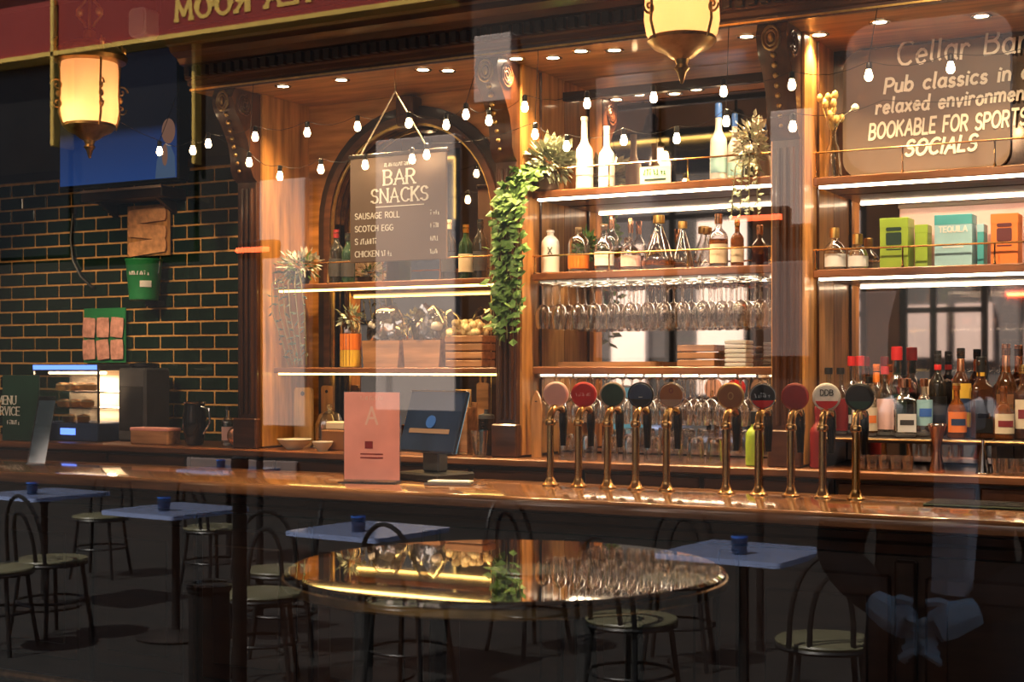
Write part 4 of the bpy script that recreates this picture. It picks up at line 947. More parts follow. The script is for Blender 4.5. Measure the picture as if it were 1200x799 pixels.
MB().lathe([(.03,0),(.04,.06),(.036,.06)], seg=14).build('pot', 'brown', t); tag(foliage(0, 0, .13, .05, .03, .07, 120, .045, .018).build('leaves', 'leaf', t, 0), kind='stuff')
# pale dried flowers at the right of the middle top shelf
x, y = PX(881, .64), .64
t = thing('flower_vase', 'glass vase of pale cream dried flowers at the right end of the middle top shelf', 'vase', (x, y, ZA))
MB().lathe([(.028,0),(.034,.01),(.036,.06),(.024,.10),(.026,.12)], seg=16).build('vase', 'jar_glass', t)
tag(foliage(0, -.01, .17, .07, .05, .09, 150, .035, .022).build('flowers', 'petal', t, 0), kind='stuff'); tag(foliage(0, -.01, .12, .06, .05, .10, 90, .04, .015).build('leaves', 'leaf_pale', t, 0), kind='stuff')
st = [[(dx*.4, -.03, .12), (dx, -.06, .04), (dx*1.2, -.07, -.08), (dx*1.3, -.07, -.17)] for dx in (-.05, -.02, .01, .04)]
v, l = vines(st, 18, .03, .016); v.build('stems', 'stem', t); tag(l.build('trailing_leaves', 'leaf_pale', t, 0), kind='stuff')
# dried yellow flowers in a clear bottle
x = PX(976, .68)
t = thing('dried_flowers', 'clear ribbed bottle of dried yellow flowers on the right bay top shelf', 'vase', (x, .68, ZD))
MB().lathe([(.034,0),(.037,.01),(.03,.09),(.026,.125),(.014,.15),(.012,.19),(.016,.2)], seg=16).build('bottle_vase', 'jar_glass', t)
m = MB(); fl = MB()
for i in range(16):
    a = random.uniform(0, 2*PI); q = random.uniform(.01, .055); h = random.uniform(.24, .34)
    m.tube([(0,0,.02), (q*.2*math.cos(a), q*.2*math.sin(a), .19), (q*math.cos(a), q*math.sin(a), h)], .0016, 4); fl.ball((q*math.cos(a), q*math.sin(a), h), .013, 7, 1.5)
m.build('stems', 'straw', t); tag(fl.build('flower_heads', 'straw', t), kind='stuff')
m = MB(); m.tube([(.0,0,.2),(.05,0,.26),(.09,0,.285)], .0016, 4); m.ball((.092,0,.285), .016, 8); m.build('side_sprig', 'leaf_pale', t)
# trailing plant at the left of the arched bay
x = PX(352, .66)
t = thing('trailing_plant', 'potted plant with white flowers and long dark stems hanging in the arched bay', 'plant', (x, .66, ZFs))
MB().lathe([(.035,0),(.045,.01),(.055,.07),(.05,.07)], seg=16).build('pot', 'dark_grey', t)
tag(foliage(.01, -.01, .10, .12, .05, .06, 140, .05, .026).build('white_flowers', 'petal', t, 0), kind='stuff'); tag(foliage(0, -.02, .085, .11, .05, .055, 70, .05, .022).build('leaves', 'leaf', t, 0), kind='stuff')
st = [[(dx*.3, -.05, .08), (dx, -.10, .0), (dx*1.1+.02, -.11, -.14), (dx*.8+.05, -.11, -.28), (dx*.6+.07, -.11, -.40)] for dx in (-.10, -.06, -.03, .0, .04, .08)]
v, l = vines(st, 14, .04, .014); v.build('stems', 'stem', t); tag(l.build('trailing_leaves', 'dark_green', t, 0), kind='stuff')

# ================================================================== ARCHED BAY SNACKS
x = PX(411, .66)
t = thing('preserve_jar', 'tall glass jar of amber and yellow preserves topped with flowers', 'jar', (x, .66, ZG))
MB().lathe([(.048,0),(.052,.006),(.052,.20),(.045,.215),(.045,.225)], seg=20).build('jar_glass', 'jar_glass', t)
MB().lathe([(.0525,.004),(.0525,.085),(1e-6,.085)], seg=18).build('yellow_layer', 'yellow', t); MB().lathe([(.0525,.086),(.0525,.165),(1e-6,.165)], seg=18).build('amber_layer', 'orange', t)
tag(foliage(0, 0, .25, .06, .04, .05, 90, .035, .02).build('flowers', 'leaf_pale', t, 0), kind='stuff')
for lab, px0, px1, dz in [('wrapped snack tray on the left of the arched bay lower shelf', 432, 476, 0), ('wrapped snack tray beside the basket on the arched bay lower shelf', 480, 524, 0)]:
    x0, x1 = PX(px0, .68), PX(px1, .68); h = (x1-x0)/2
    t = thing('snack_tray', lab, 'tray', ((x0+x1)/2, .68, ZG), group='wrapped snack trays')
    MB().prism([(-h*.9,0),(h*.9,0),(h,.13),(-h,.13)], -.06, .06).build('tray', 'crate_wood', t, 0)
    m = MB(); bm = bmesh.new(); bmesh.ops.create_icosphere(bm, subdivisions=3, radius=1)
    for v_ in bm.verts:
        q = 1 + .10*math.sin(v_.co.x*9+px0)*math.sin(v_.co.y*11)+.06*math.sin(v_.co.z*17+v_.co.x*13); v_.co = (v_.co.x*h*1.0*q, v_.co.y*.062*q, .14+max(v_.co.z, -.05)*.16*q)
    bm.verts.index_update(); m.add([v_.co for v_ in bm.verts], [[v_.index for v_ in f.verts] for f in bm.faces]); bm.free(); m.build('clear_wrap', 'wrap_film', t)
    m = MB()
    for i in range(26): m.ball((random.uniform(-h*.7, h*.7), random.uniform(-.04, .04), .145+random.uniform(0, .07)), random.uniform(.018, .028), 7)
    tag(m.build('wrapped_rolls', 'wrap', t), kind='stuff')
x0, x1 = PX(530, .68), PX(577, .68); h = (x1-x0)/2
t = thing('snack_basket', 'wooden basket heaped with pale snacks beside the carved pilaster', 'basket', ((x0+x1)/2-.01, .68, ZG)); h -= .01
for i in range(4): MB().cbox(-h-.004*i*.3, h+.004*i*.3, -.065, .065, .002+.038*i, .035+.038*i, .004).build('slat', 'crate_wood', t)
m = MB()
for i in range(60): m.ball((random.uniform(-h*.9, h*.9), random.uniform(-.055, .055), .155+random.uniform(0, .055)), random.uniform(.014, .022), 7)
tag(m.build('snacks', 'snack', t), kind='stuff')

# ================================================================== MIDDLE BAY LOWER SHELF ITEMS
t = thing('wooden_crate', 'small wooden crate on the middle bay lower shelf', 'crate', (PX(822, .70), .70, ZCs))
for i in range(3): MB().cbox(-.085, .085, -.07, .07, .001+.032*i, .029+.032*i, .003).build('slat', 'crate_wood', t)
t = thing('napkin_stack', 'stack of white paper napkins beside the wooden crate', 'napkins', (PX(866, .70), .70, ZCs))
for i in range(6): MB().cbox(-.048, .048, -.05, .05, .019*i, .019*i+.017, .004).build('napkin_pad', 'white', t)
t = thing('serving_board', 'long pale wooden serving board lying on the middle bay lower shelf', 'board', (PX(715, .70), .70, ZCs))
MB().prism(rrect(-.24, .24, -.06, .06, .03), -.011, .011).move(Matrix.Translation((0,0,.011)) @ Matrix.Rotation(PI/2, 4, 'X')).build('board', 'crate_wood', t)
MB().lathe([(.012,.022),(.012,.025)], (.215,0,0), 10).build('hanging_hole', 'dark_wood', t)

# ================================================================== BACK WORKTOP CLUTTER
def on_back(px, Y): return (PX(px, Y), Y, ZW)
t = thing('menu_box', 'open wooden box holding upright menus beside the receipt printer', 'box', on_back(541, .62), rz=.1)
MB().cbox(-.055, .055, -.06, .06, 0, .012, .003).build('bottom', 'pine', t)
for n_, b in (('front_panel', (-.055,.055,-.06,-.048,.012,.20)), ('back_panel', (-.055,.055,.048,.06,.012,.24)), ('side_panel', (-.055,-.043,-.048,.048,.012,.22)), ('side_panel', (.043,.055,-.048,.048,.012,.22))): MB().cbox(*b, .003).build(n_, 'crate_wood', t)
for i in range(3): MB().cbox(-.04, .04, -.035+.025*i, -.025+.025*i, .013, .26+.02*i, .002).build('menu', ['pine','cream','pine'][i], t)
t = thing('cutting_board', 'upright wooden board with a rounded handle leaning by the menu box', 'board', on_back(566, .80), rz=.1)
MB().prism(rrect(-.03, .03, 0, .33, .012) , -.008, .008).build('blade', 'crate_wood', t); MB().tube([(-.012,0,.33),(-.014,0,.36),(0,0,.375),(.014,0,.36),(.012,0,.33)], .007, 6).build('handle', 'crate_wood', t)
t = thing('wooden_paddle', 'pointed honey wooden paddle standing against the pilaster', 'paddle', on_back(629, .57), rz=.1)
MB().prism([(-.022,0),(.022,0),(.026,.22),(.016,.27),(0,.30),(-.016,.27),(-.026,.22)], -.008, .008).build('blade', 'honey_v', t); MB().lathe([(.006,-.001),(.006,.003)], (0,-.009,.25), 8).build('hole', 'dark_wood', t)
t = thing('cup_stack', 'stack of dark plastic cups beside the menu box', 'cups', on_back(570, .60))
for i in range(5): MB().lathe([(.032,.10+.012*i),(.037,.108+.012*i),(.0385,.118+.012*i),(.034,.1195+.012*i)], seg=16).build('cup_rim', 'black_gloss', t)
MB().lathe([(.026,0),(.028,.003),(.034,.10)], seg=16).build('cup', 'black_gloss', t)
MB().lathe([(.038,.168),(.036,.185),(.012,.192),(.010,.205),(.014,.21)], seg=16).build('lid', 'dark_grey', t)
t = thing('pint_glass', 'empty pint glass in front of the dark cups', 'glass', on_back(562, .47))
MB().lathe([(.028,0),(.030,.004),(.039,.12),(.037,.12),(.028,.012),(1e-6,.01)], seg=18, closed=True).build('glass_wall', 'thin_glass', t); MB().lathe([(.027,.002),(.028,.012),(1e-6,.013)], seg=14).build('thick_base', 'jar_glass', t)
t = thing('bread_board_left', 'pale wooden board leaning at the left of the arched bay', 'board', on_back(356, .76)); t.name = 'bread_board'
MB().prism(rrect(-.055, .055, 0, .30, .02), -.009, .009).build('board', 'pine', t); MB().tube([(0, -.010, .27), (0, -.012, .27)], .012, 8).build('hole', 'dark_wood', t)
t = thing('bread_board_narrow', 'narrow tan wooden board beside the pale board', 'board', on_back(384, .84)); t.name = 'bread_board'
MB().prism(rrect(-.035, .035, 0, .31, .015), -.008, .008).build('board', 'honey_v', t); MB().tube([(0, -.009, .28), (0, -.011, .28)], .009, 8).build('hole', 'dark_wood', t)
for lab, px, Y, r, h in [('shallow cream bowl on the back worktop under the boards', 345, .56, .085, .05), ('small cream bowl beside the wooden caddy', 378, .50, .05, .045)]:
    t = thing('bowl', lab, 'bowl', on_back(px, Y), group='cream bowls')
    MB().lathe([(r*.45,0),(r*.5,.006),(r*.85,h*.6),(r,h),(r*.96,h),(r*.8,h*.6),(r*.3,.012),(1e-6,.012)], seg=24, closed=True).build('bowl_body', 'cream', t); MB().lathe([(r,h-.003),(r*1.02,h),(r,h+.003)], seg=24, closed=True).build('rim', 'ceramic', t)
t = thing('wooden_caddy', 'olive wooden caddy holding folded napkins left of the pink menu', 'caddy', on_back(398, .60))
MB().cbox(-.075, .075, -.05, .05, 0, .10, .006).build('caddy_body', 'brown', t); MB().cbox(-.06, .06, -.035, .035, .10, .14, .006).build('napkins', 'cream', t)
t = thing('glass_cloche', 'clear glass cloche with a knob beside the wooden caddy', 'cloche', on_back(386, .74))
MB().lathe([(.07,0),(.072,.12),(.05,.17),(.01,.19)], seg=20, closed=True).build('dome', 'jar_glass', t); MB().ball((0,0,.205), .015, 10).build('knob', 'jar_glass', t); MB().lathe([(.08,0),(.082,.006),(.075,.008)], seg=20).build('base_plate', 'ceramic', t)
# left of the arch, in front of the tiles
t = thing('glass_jug', 'dark glass jug with a pale outlined handle before the tiles', 'jug', on_back(228, .60), rz=.2)
MB().lathe([(.035,0),(.045,.008),(.062,.09),(.063,.15),(.052,.205),(.055,.22)], seg=22).build('jug_body', 'black_gloss', t); MB().tube([(.05,-.02,.20),(.095,-.02,.19),(.10,-.02,.12),(.062,-.02,.06)], .007, 8).build('handle', 'chrome', t); MB().lathe([(.054,.216),(.058,.222),(.054,.226)], seg=22, closed=True).build('rim', 'chrome', t)
t = thing('round_tin', 'small round copper-faced tin beside the water bottle', 'tin', on_back(279, .60), rz=.3)
M = Matrix.Translation((0,0,.055)) @ Matrix.Rotation(PI/2, 4, 'X')
MB().lathe([(.045,-.03),(.05,-.025),(.05,.025),(.045,.03)], seg=24).move(M).build('case', 'brown', t); MB().lathe([(.04,.0305),(.035,.033),(1e-6,.034)], seg=24, closed=True).move(M).build('face', 'copper', t); MB().box(-.03,.03,-.02,.02,0,.012).build('foot', 'dark_wood', t)
t = thing('speaker_box', 'low black box behind the round tin', 'box', on_back(291, .82)); MB().cbox(-.06, .06, -.06, .06, 0, .115, .006).build('case', 'black', t); MB().cbox(-.05, .05, -.064, -.06, .01, .10, .003).build('grille', 'dark_grey', t)
t = thing('napkin_box', 'reddish brown wooden box lying before the tiles', 'box', on_back(182, .58)); MB().cbox(-.13, .13, -.05, .05, 0, .085, .006).build('case', 'crate_wood', t); MB().cbox(-.132, .132, -.052, .052, .070, .088, .004).build('lid', 'pink', t)
t = thing('coffee_grinder', 'tall plain black machine beside the pie warmer', 'machine', on_back(169, .80))
MB().cbox(-.10, .10, -.10, .10, 0, .40, .012).build('housing', 'dark_grey', t); MB().cbox(-.085, .085, -.105, -.10, .06, .30, .004).build('front_panel', 'black', t); MB().lathe([(.07,.40),(.08,.41),(.08,.425),(.02,.43)], seg=16).build('hopper_lid', 'black_gloss', t)
# pie warmer
x0, x1 = PX(40, .60), PX(116, .60); w_ = (x1-x0)/2
t = thing('pie_warmer', 'heated glass pie warmer with blue lit top and pastries', 'warmer', ((x0+x1)/2, .73, ZW))
MB().cbox(-w_, w_, -.14, .14, .0, .10, .006).build('base', 'navy', t); MB().cbox(-w_, w_, -.14, .14, .385, .42, .006).build('top', 'dark_grey', t)
MB().box(-w_+.005, w_-.005, -.143, -.14, .39, .415).build('blue_light_bar', 'blue_light', t, 0)
MB().box(-w_, w_, .13, .14, .10, .385).build('back_panel', 'cream', t)
for sx in (-1, 1): MB().cbox(sx*w_-.006, sx*w_+.006, -.14, -.128, .10, .385, .002).build('corner_post', 'chrome', t); 
for z in (.175, .265): [MB().tube([(-w_+.008, -.12+.034*q, z+.004), (w_-.008, -.12+.034*q, z+.004)], .003, 5).build('shelf_wire', 'chrome', t) for q in range(8)]
MB().tube([(-w_+.03, -.05, .372), (w_-.03, -.05, .372)], .008, 8).build('heat_lamp', 'case_light', t)
MB().box(-w_+.007, w_-.007, -.138, -.136, .10, .385).build('front_glass', 'acrylic', t, 0)
for i, (px_, z, m_) in enumerate([(-.10,.273,'pastry'),(-.03,.273,'pastry'),(.05,.273,'pastry'),(.11,.273,'pastry'),(-.09,.183,'pastry'),(.0,.183,'pastry'),(.09,.183,'pastry'),(-.05,.10,'pastry'),(.06,.10,'pastry')]):
    p = thing('pastry', ORD[i] + ' golden pastry inside the pie warmer', 'pastry', (t.location.x+px_, .67, ZW+z+.001), group='pastries in the warmer')
    MB().lathe([(.028,0),(.034,.012),(.032,.03),(.02,.042),(1e-6,.045)], seg=14, sx=1.15).build('crust', m_, p); MB().lathe([(.030,.028),(.036,.031),(.031,.036)], seg=14, closed=True, sx=1.15).build('crimped_edge', 'snack', p)
l = bpy.data.lights.new('warmer_lamp', 'AREA'); l.shape = 'RECTANGLE'; l.size = .28; l.size_y = .1; l.energy = 5.0; l.color = (1, .72, .45)
o = bpy.data.objects.new('warmer_lamp', l); COL.objects.link(o); o.location = (0, 0, .36); o.parent = t
MB().ball((-w_+.05, -.143, .05), .006, 8).build('indicator_lamp', 'led_dot', t); MB().box(-.03, .08, -.143, -.14, .035, .07).build('control_display', 'blue_light', t, 0)
# black service board at the far left
x1 = PX(40, .44); 
t = thing('service_board', 'black board with pale lettering at the left edge of the worktop', 'sign', (x1-.14, .47, ZW))
MB().cbox(-.14, .14, 0, .014, 0, .36, .004).build('board', 'dark_green', t)
L = MB(); lettering(L, 'MENU', .045, -.03-text_width('MENU')*.045, .20, 0, .12, serif=True); lettering(L, 'SERVICE', .045, -.005-text_width('SERVICE')*.045, .14, 0, .12, serif=True); scribble(L, .1, .022, -.1, .09, 0, align='l', seed=11)
L.build('lettering', 'paper', t, 0); MB().prismx([(.014,0),(.07,0),(.014,.2)], -.02, .02).build('strut', 'black', t)

# ================================================================== LEFT WALL ITEMS
def on_tile(px, py, Y=.95): return (PX(px, Y), Y, PZ(px, py, Y))
x0, x1 = PX(72, .93), PX(212, .93); z0, z1 = PZ(145, 216, .93), PZ(145, 62, .93)
t = thing('blue_reflection', 'glowing blue panel above the left shelf standing in for a reflected shop window', 'screen', ((x0+x1)/2, .93, z0)); w_ = (x1-x0)/2; h = z1-z0
MB().cbox(-w_, w_, -.02, .1, 0, h, .006).build('casing', 'black', t)  # glowing panel imitates a blue shop window reflected in the pane
def reflection_mat():
    m, N, L, b = base_mat('reflection_glow'); b.inputs['Base Color'].default_value = (.01, .01, .012, 1); b.inputs['Roughness'].default_value = .15
    tc = N.new('ShaderNodeTexCoord'); sx = N.new('ShaderNodeSeparateXYZ'); L.new(tc.outputs['Generated'], sx.inputs[0])
    r = N.new('ShaderNodeValToRGB'); e = r.color_ramp.elements; e[0].position = .0; e[0].color = (.03, .09, .34, 1); e[1].position = .42; e[1].color = (.012, .012, .02, 1)
    e2 = r.color_ramp.elements.new(.34); e2.color = (.03, .06, .20, 1)
    L.new(sx.outputs['Z'], r.inputs[0]); L.new(r.outputs[0], b.inputs['Emission Color']); b.inputs['Emission Strength'].default_value = .3
reflection_mat()
MB().box(-w_+.012, w_-.012, -.022, -.02, .012, h-.012).build('display', 'reflection_glow', t, 0)
sk = emis('picture_skin', (.42, .2, .13), .25); emis('picture_denim', (.12, .2, .36), .25)
def blob(cx, cz, rx, rz, n=18, pw=1): return [(cx+rx*math.cos(2*PI*i/n), cz+rz*math.sin(2*PI*i/n)) for i in range(n)]
hx = PX(197, .91)-(x0+x1)/2; 
MB().prism([(hx-.09,.014),(hx+.055,.014),(hx+.05,.13),(hx+.02,.19),(hx-.04,.19),(hx-.08,.11)], -.0235, -.022).build('picture_shirt', 'picture_denim', t, 0)
MB().prism(blob(hx+.005, .27, .048, .07), -.0245, -.022).build('picture_face', 'picture_skin', t, 0)
MB().prism(blob(hx-.02, .14, .02, .06), -.0255, -.022).build('picture_hand', 'picture_skin', t, 0)
t = thing('wall_shelf', 'dark wall shelf with a pale front edge under the blue panel', 'shelf', (PX(150, .86), .88, PZ(150, 222, .86)))
MB().cbox(-.30, .30, -.08, .12, -.06, 0, .004).build('board', 'dark_wood', t); MB().cbox(-.30, .30, -.086, -.08, -.012, .002, .001).build('edge_strip', 'taupe_light', t)
for sx in (-.22, .22): MB().prismx([(.12,-.06),(.12,-.14),(-.03,-.06)], sx-.012, sx+.012).build('bracket', 'dark_wood', t)
# snack display card with brown packets
def packet_card(label, px0, px1, py0, py1, back, pack, rows, cols, hdr):
    Y = .975; x0, x1 = PX(px0, Y), PX(px1, Y); z0, z1 = PZ((px0+px1)/2, py1, Y), PZ((px0+px1)/2, py0, Y)
    t = thing('packet_card', label, 'snack display', ((x0+x1)/2, Y, z0), group='snack packet cards'); w_ = (x1-x0)/2; h = z1-z0
    MB().cbox(-w_, w_, 0, .010, 0, h, .002).build('backing_card', back, t)
    ph = (h-hdr)/rows
    for r in range(rows):
        for c in range(cols):
            pw = 2*w_/cols*.9
            M = Matrix.Translation((-w_+(c+.5)*2*w_/cols, -.012, hdr*.2+r*ph+ph*.5)) @ Matrix.Rotation(random.uniform(-.12,.12), 4, 'Y')
            m = MB().lathe([(1e-6,-ph*.46),(pw*.46,-ph*.44),(pw*.5,-ph*.2),(pw*.5,ph*.2),(pw*.46,ph*.44),(1e-6,ph*.46)], seg=12, sq=3, closed=True, sy=.22*.04/max(pw,.02)*1.2).move(M)
            m.build('packet', pack, t)
    return t
packet_card('orange brown snack packets clipped on a card above the green bucket', 149, 199, 240, 300, 'honey_v', 'packet_brown', 3, 1, .02)
packet_card('green card holding two rows of pink snack packets', 98, 147, 361, 425, 'green', 'packet', 2, 3, .06)
# charity bucket
x, y, z = on_tile(171, 352, .90)
t = thing('charity_bucket', 'bright green collection bucket with white lettering on the tiled wall', 'bucket', (x, .885, z))
MB().lathe([(.075,0),(.08,.004),(.100,.215),(.104,.22),(.104,.228),(.097,.228)], seg=26).build('bucket', 'green', t)
L = scribble(MB(), .12, .02, 0, .137, 0, .22, seed=9); L.v = [(q[0], q[1] - math.sqrt(max(1e-6, .0955**2-q[0]**2)), q[2]) for q in L.v]; L.move(Matrix.Rotation(.45, 4, 'Z')).build('lettering', 'white', t, 0)
m = MB().arcstrip(.0905, .07, .105, -PI/2+.05, -PI/2+.75, 8); m.move(Matrix.Rotation(.45, 4, 'Z')).build('sticker', 'white', t)
MB().tube([(.105*math.cos(a), .01, .215-.15*abs(math.sin(a))*1.0) for a in [PI*i/14 for i in range(15)]], .003, 6).build('handle', 'chrome', t)
MB().cbox(-.05, .05, .06, .118, -.03, 0, .004).build('wall_bracket', 'dark_grey', t)
# cable and white speaker near the lantern
t = thing('wall_cable', 'black cable looping down the tiles beside the snack cards', 'cable', on_tile(86, 250, .985))
MB().tube([(.0,0,.0),(-.02,0,-.15),(.0,0,-.28),(.06,0,-.37),(.14,0,-.43),(.16,0,-.44)], .009, 8).build('cable', 'black', t)
MB().cbox(-.02,.02,-.005,.015,-.005,.03,.003).build('clip', 'black', t)
x, y, z = on_tile(166, 28, .30)
t = thing('wall_speaker', 'small white wedge loudspeaker mounted high beside the lantern', 'speaker', (x, .32, z-.07))
MB().prism(rrect(-.058, .058, 0, .145, .03), -.05, .04).build('cabinet', 'white', t); MB().prism(rrect(-.046, .046, .012, .133, .024), -.056, -.05).build('grille', 'paper', t); MB().tube([(0,.04,.07),(0,.1,.08),(0,.1,ZC-z+.07)], .012, 8).build('ceiling_bracket', 'dark_grey', t)

# ================================================================== ON THE FRONT COUNTER
def on_bar(px, Y): return (PX(px, Y), Y, ZT)
x0, x1 = PX(406, -.22), PX(466, -.22); w_ = (x1-x0)/2
t = thing('menu_holder', 'clear acrylic holder with a pink printed menu on the bar counter', 'sign', ((x0+x1)/2, -.22, ZT), rz=.2); hm = .375
MB().box(-w_+.004, w_-.004, -.001, .001, .012, hm-.004).build('menu_sheet', 'pink', t, 0)
MB().box(-w_, w_, .002, .005, .0, hm).build('back_sheet', 'acrylic', t, 0); MB().box(-w_, w_, -.06, .06, 0, .006).build('foot', 'acrylic', t, 0)
L = MB(); lettering(L, 'A', .07, -.0, .24, -.0011, .14, align='c', depth=.0008); scribble(L, .10, .014, 0, .34, -.0011, depth=.0008, seed=5); L.build('pale_print', 'pale_pink', t, 0)
L = MB(); L.box(-.03, .005, -.002, -.001, .14, .17); L.box(-.05, .05, -.002, -.001, .115, .12); L.box(-.05, .05, -.002, -.001, .10, .105); L.build('dark_print', 'dark_red', t, 0)
# till terminal seen from behind
t = thing('till_terminal', 'black till terminal seen from behind beside the pink menu', 'till', on_bar(508, .02), rz=-.25)
MB().cbox(-.13, .13, -.10, .12, 0, .035, .008).build('base', 'black', t); MB().cbox(-.05, .05, -.02, .04, .035, .14, .008).build('stand', 'dark_grey', t)
M = Matrix.Translation((0, .0, .24)) @ Matrix.Rotation(math.radians(-18), 4, 'X')
MB().cbox(-.165, .165, -.014, .014, -.13, .14, .006).move(M).build('screen_back', 'navy', t); MB().cbox(-.16, .16, .0142, .016, -.125, .135, .0005).move(M).build('touch_screen', 'screen_cyan', t)
MB().cbox(-.165, .165, -.016, -.0142, .132, .138, .0005).move(M).build('pale_edge', 'chrome', t)
MB().lathe([(.028,.0145),(.028,.017)], seg=18).move(M @ Matrix.Rotation(PI/2, 4, 'X')).build('blue_emblem', 'blue', t); MB().cbox(-.12,.12,-.016,-.014,-.05,-.03,.0005).move(M).build('vent_strip', 'taupe_light', t)
t = thing('receipt_printer', 'small printer with white paper receipts curling out on the back worktop', 'printer', on_back(520, .50), rz=-.1)
MB().cbox(-.05, .05, -.05, .05, 0, .10, .01).build('case', 'dark_grey', t); MB().prismx([(-.02,.10),(-.028,.17),(-.02,.24),(-.018,.24),(-.026,.17),(-.017,.10)], -.035, .035).build('receipt', 'white', t); MB().prismx([(.0,.10),(.006,.17),(.02,.21),(.022,.21),(.008,.17),(.002,.10)], -.03, .03).build('receipt', 'paper', t)
t = thing('paper_tray', 'flat pale tray of papers lying behind the till terminal', 'tray', on_bar(528, -.16), rz=.25)
MB().cbox(-.10, .10, -.05, .05, 0, .012, .004).build('tray', 'chrome', t); MB().cbox(-.085, .085, -.04, .04, .012, .018, .001).build('papers', 'white', t); MB().tube([(.095,-.03,.01),(.13,-.03,.02),(.13,.03,.02),(.095,.03,.01)], .004, 6).build('handle', 'chrome', t)
x = PX(42, -.1)
t = thing('table_talker', 'clear tilted leaflet stand with a pale blue sheet at the left end of the counter', 'leaflet stand', (x, -.1, ZT), rz=.1)
M = Matrix.Rotation(math.radians(-14), 4, 'X')
MB().box(-.055, .055, -.002, .002, .0, .34).move(M).build('stand_sheet', 'acrylic', t, 0); MB().box(-.05, .05, .0022, .004, .01, .32).move(M).build('leaflet', 'skyblue', t, 0); MB().box(-.055, .055, -.01, .10, 0, .005).build('foot', 'acrylic', t, 0)
t = thing('bar_mat', 'ribbed dark green rubber bar mat at the right end of the counter', 'bar mat', on_bar(1165, -.05))
MB().cbox(-.22, .30, -.09, .09, 0, .010, .004).build('mat', 'dark_green', t)
for i in range(9): MB().box(-.21, .29, -.08+.02*i-.003, -.08+.02*i+.003, .010, .013).build('rib', 'dark_grey', t, 0)
t = thing('steel_jigger', 'copper and steel bar jigger standing before the spirit bottles', 'jigger', on_back(1098, .50))
MB().lathe([(.03,0),(.031,.003),(.015,.075),(.014,.085),(.033,.185),(.031,.185),(.012,.09)], seg=20).build('double_cup', 'copper', t); MB().lathe([(.0325,.178),(.035,.182),(.0325,.187)], seg=20, closed=True).build('rim', 'chrome', t)
t = thing('steel_funnel', 'small upright steel funnel behind the shot glasses', 'funnel', on_back(1152, .50))
MB().lathe([(.026,0),(.024,.02),(.008,.10),(.006,.13)], seg=16).build('cone', 'chrome', t); MB().lathe([(.027,0),(.029,.003),(.026,.006)], seg=16, closed=True).build('rim', 'chrome', t)

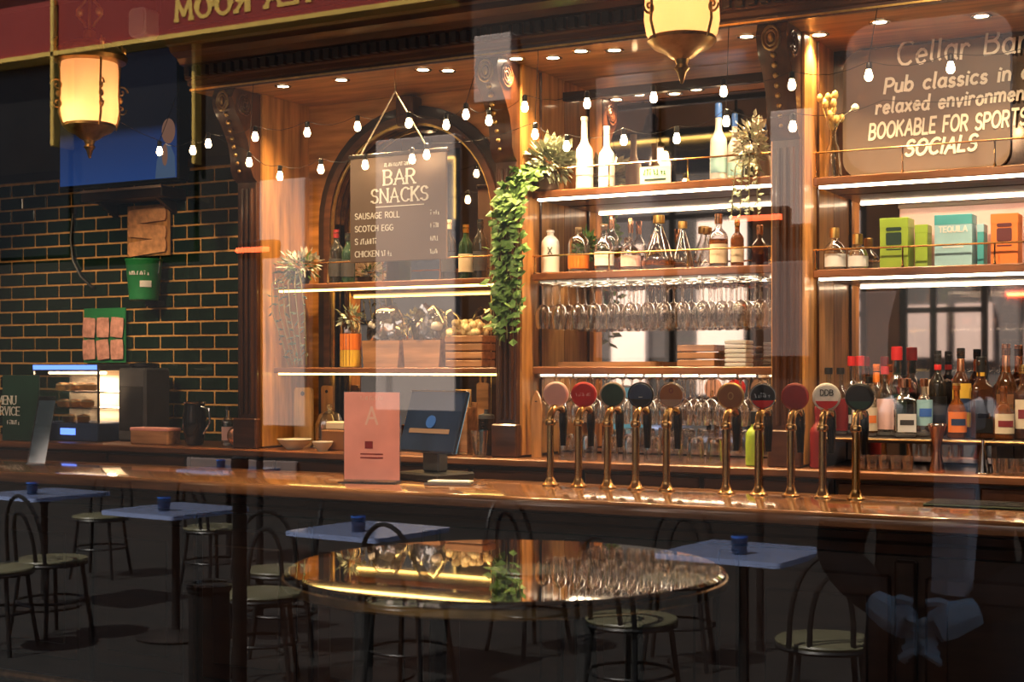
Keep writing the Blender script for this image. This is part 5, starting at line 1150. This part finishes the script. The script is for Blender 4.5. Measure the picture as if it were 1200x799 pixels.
# ================================================================== PERSON ON THE PAVEMENT (reflected at the lower right)
def person():
    x, y = outside(1105, 500)
    t = thing('person', 'person in a dark coat and grey scarf with blue gloves clasped at the waist', 'person', (x, y, 0), rz=0)
    V = [(0,0,.95),(0,-.01,1.15),(0,-.01,1.36),(0,0,1.46),(0,.01,1.52),
         (.17,0,1.38),(.25,.02,1.10),(.10,.19,1.02),(-.17,0,1.38),(-.25,.02,1.10),(-.10,.19,1.02),
         (.10,0,.90),(.11,.03,.50),(.11,0,.08),(.12,.12,.04),(-.10,0,.90),(-.11,.03,.50),(-.11,0,.08),(-.12,.12,.04)]
    R_ = [.17,.16,.17,.075,.06,.085,.062,.045,.085,.062,.045,.11,.075,.05,.04,.11,.075,.05,.04]
    Ed = [(0,1),(1,2),(2,3),(3,4),(2,5),(5,6),(6,7),(2,8),(8,9),(9,10),(0,11),(11,12),(12,13),(13,14),(0,15),(15,16),(16,17),(17,18)]
    me = bpy.data.meshes.new('body'); me.from_pydata(V, Ed, []); me.materials.append(MATS['coat_dark'])
    o = bpy.data.objects.new('body', me); COL.objects.link(o); o.parent = t
    sk = o.modifiers.new('skin', 'SKIN'); 
    for i, r in enumerate(R_): me.skin_vertices[0].data[i].radius = (r, r*.75 if i < 3 else r)
    me.skin_vertices[0].data[0].use_root = True
    ss = o.modifiers.new('sub', 'SUBSURF'); ss.levels = 2; ss.render_levels = 2
    hd = MB().lathe([(1e-6,1.49),(.05,1.50),(.068,1.54),(.078,1.60),(.08,1.65),(.07,1.71),(.04,1.745),(1e-6,1.75)], (0,.01,0), 20, closed=True, sy=1.15).build('head', 'skin', t)
    MB().prismx([(.095,1.62),(.125,1.59),(.095,1.58)], -.012, .012).build('nose', 'skin', hd); MB().box(-.022,.022,.088,.094,1.552,1.560).build('mouth', 'dark_red', hd)
    for sx in (-1, 1):
        MB().ball((sx*.03,.085,1.625), .010, 8).build('eye', 'black', hd); MB().ball((sx*.082,.0,1.615), .018, 8, 1.5).build('ear', 'skin', hd)
    MB().lathe([(.086,1.60),(.09,1.66),(.08,1.72),(.045,1.765),(1e-6,1.77)], (0,-.012,0), 20, closed=True, sy=1.18).build('hair', 'hair', hd)
    MB().lathe([(.115,1.47),(.125,1.56),(.122,1.66),(.10,1.75),(.05,1.80),(1e-6,1.81)], (0,.0,0), 20, closed=True, sy=1.25).build('hood', 'coat_dark', t)
    MB().tube([(.09,.06,1.45),(0,.12,1.44),(-.09,.06,1.45),(-.08,-.07,1.46),(.08,-.07,1.46),(.09,.06,1.45)], .045, 8).build('scarf', 'scarf', t)
    MB().tube([(.05,.12,1.43),(.06,.15,1.25),(.05,.155,1.05)], [.045,.05,.045], 8).build('scarf_end', 'scarf', t)
    for sx in (-1, 1):
        h = MB().tube([(sx*.11,.19,1.02),(sx*.06,.22,1.0),(sx*.03,.235,.985)], [.032,.042,.036], 8).build('glove', 'glove_blue', t)
        for k in range(4):
            f = MB(); x_ = sx*(.045-.008*k); z_ = 1.01-.022*k
            f.tube([(x_,.235,z_), (x_-sx*.035,.255,z_-.012), (x_-sx*.06,.245,z_-.03), (x_-sx*(.07-.004*k),.225,z_-.04)], [.011,.0105,.010,.008], 6); f.build('finger', 'glove_blue', h)
        f = MB(); f.tube([(sx*.06,.225,1.03),(sx*.04,.25,1.045),(sx*.015,.255,1.04)], [.012,.011,.009], 6); f.build('thumb', 'glove_blue', h)
person()
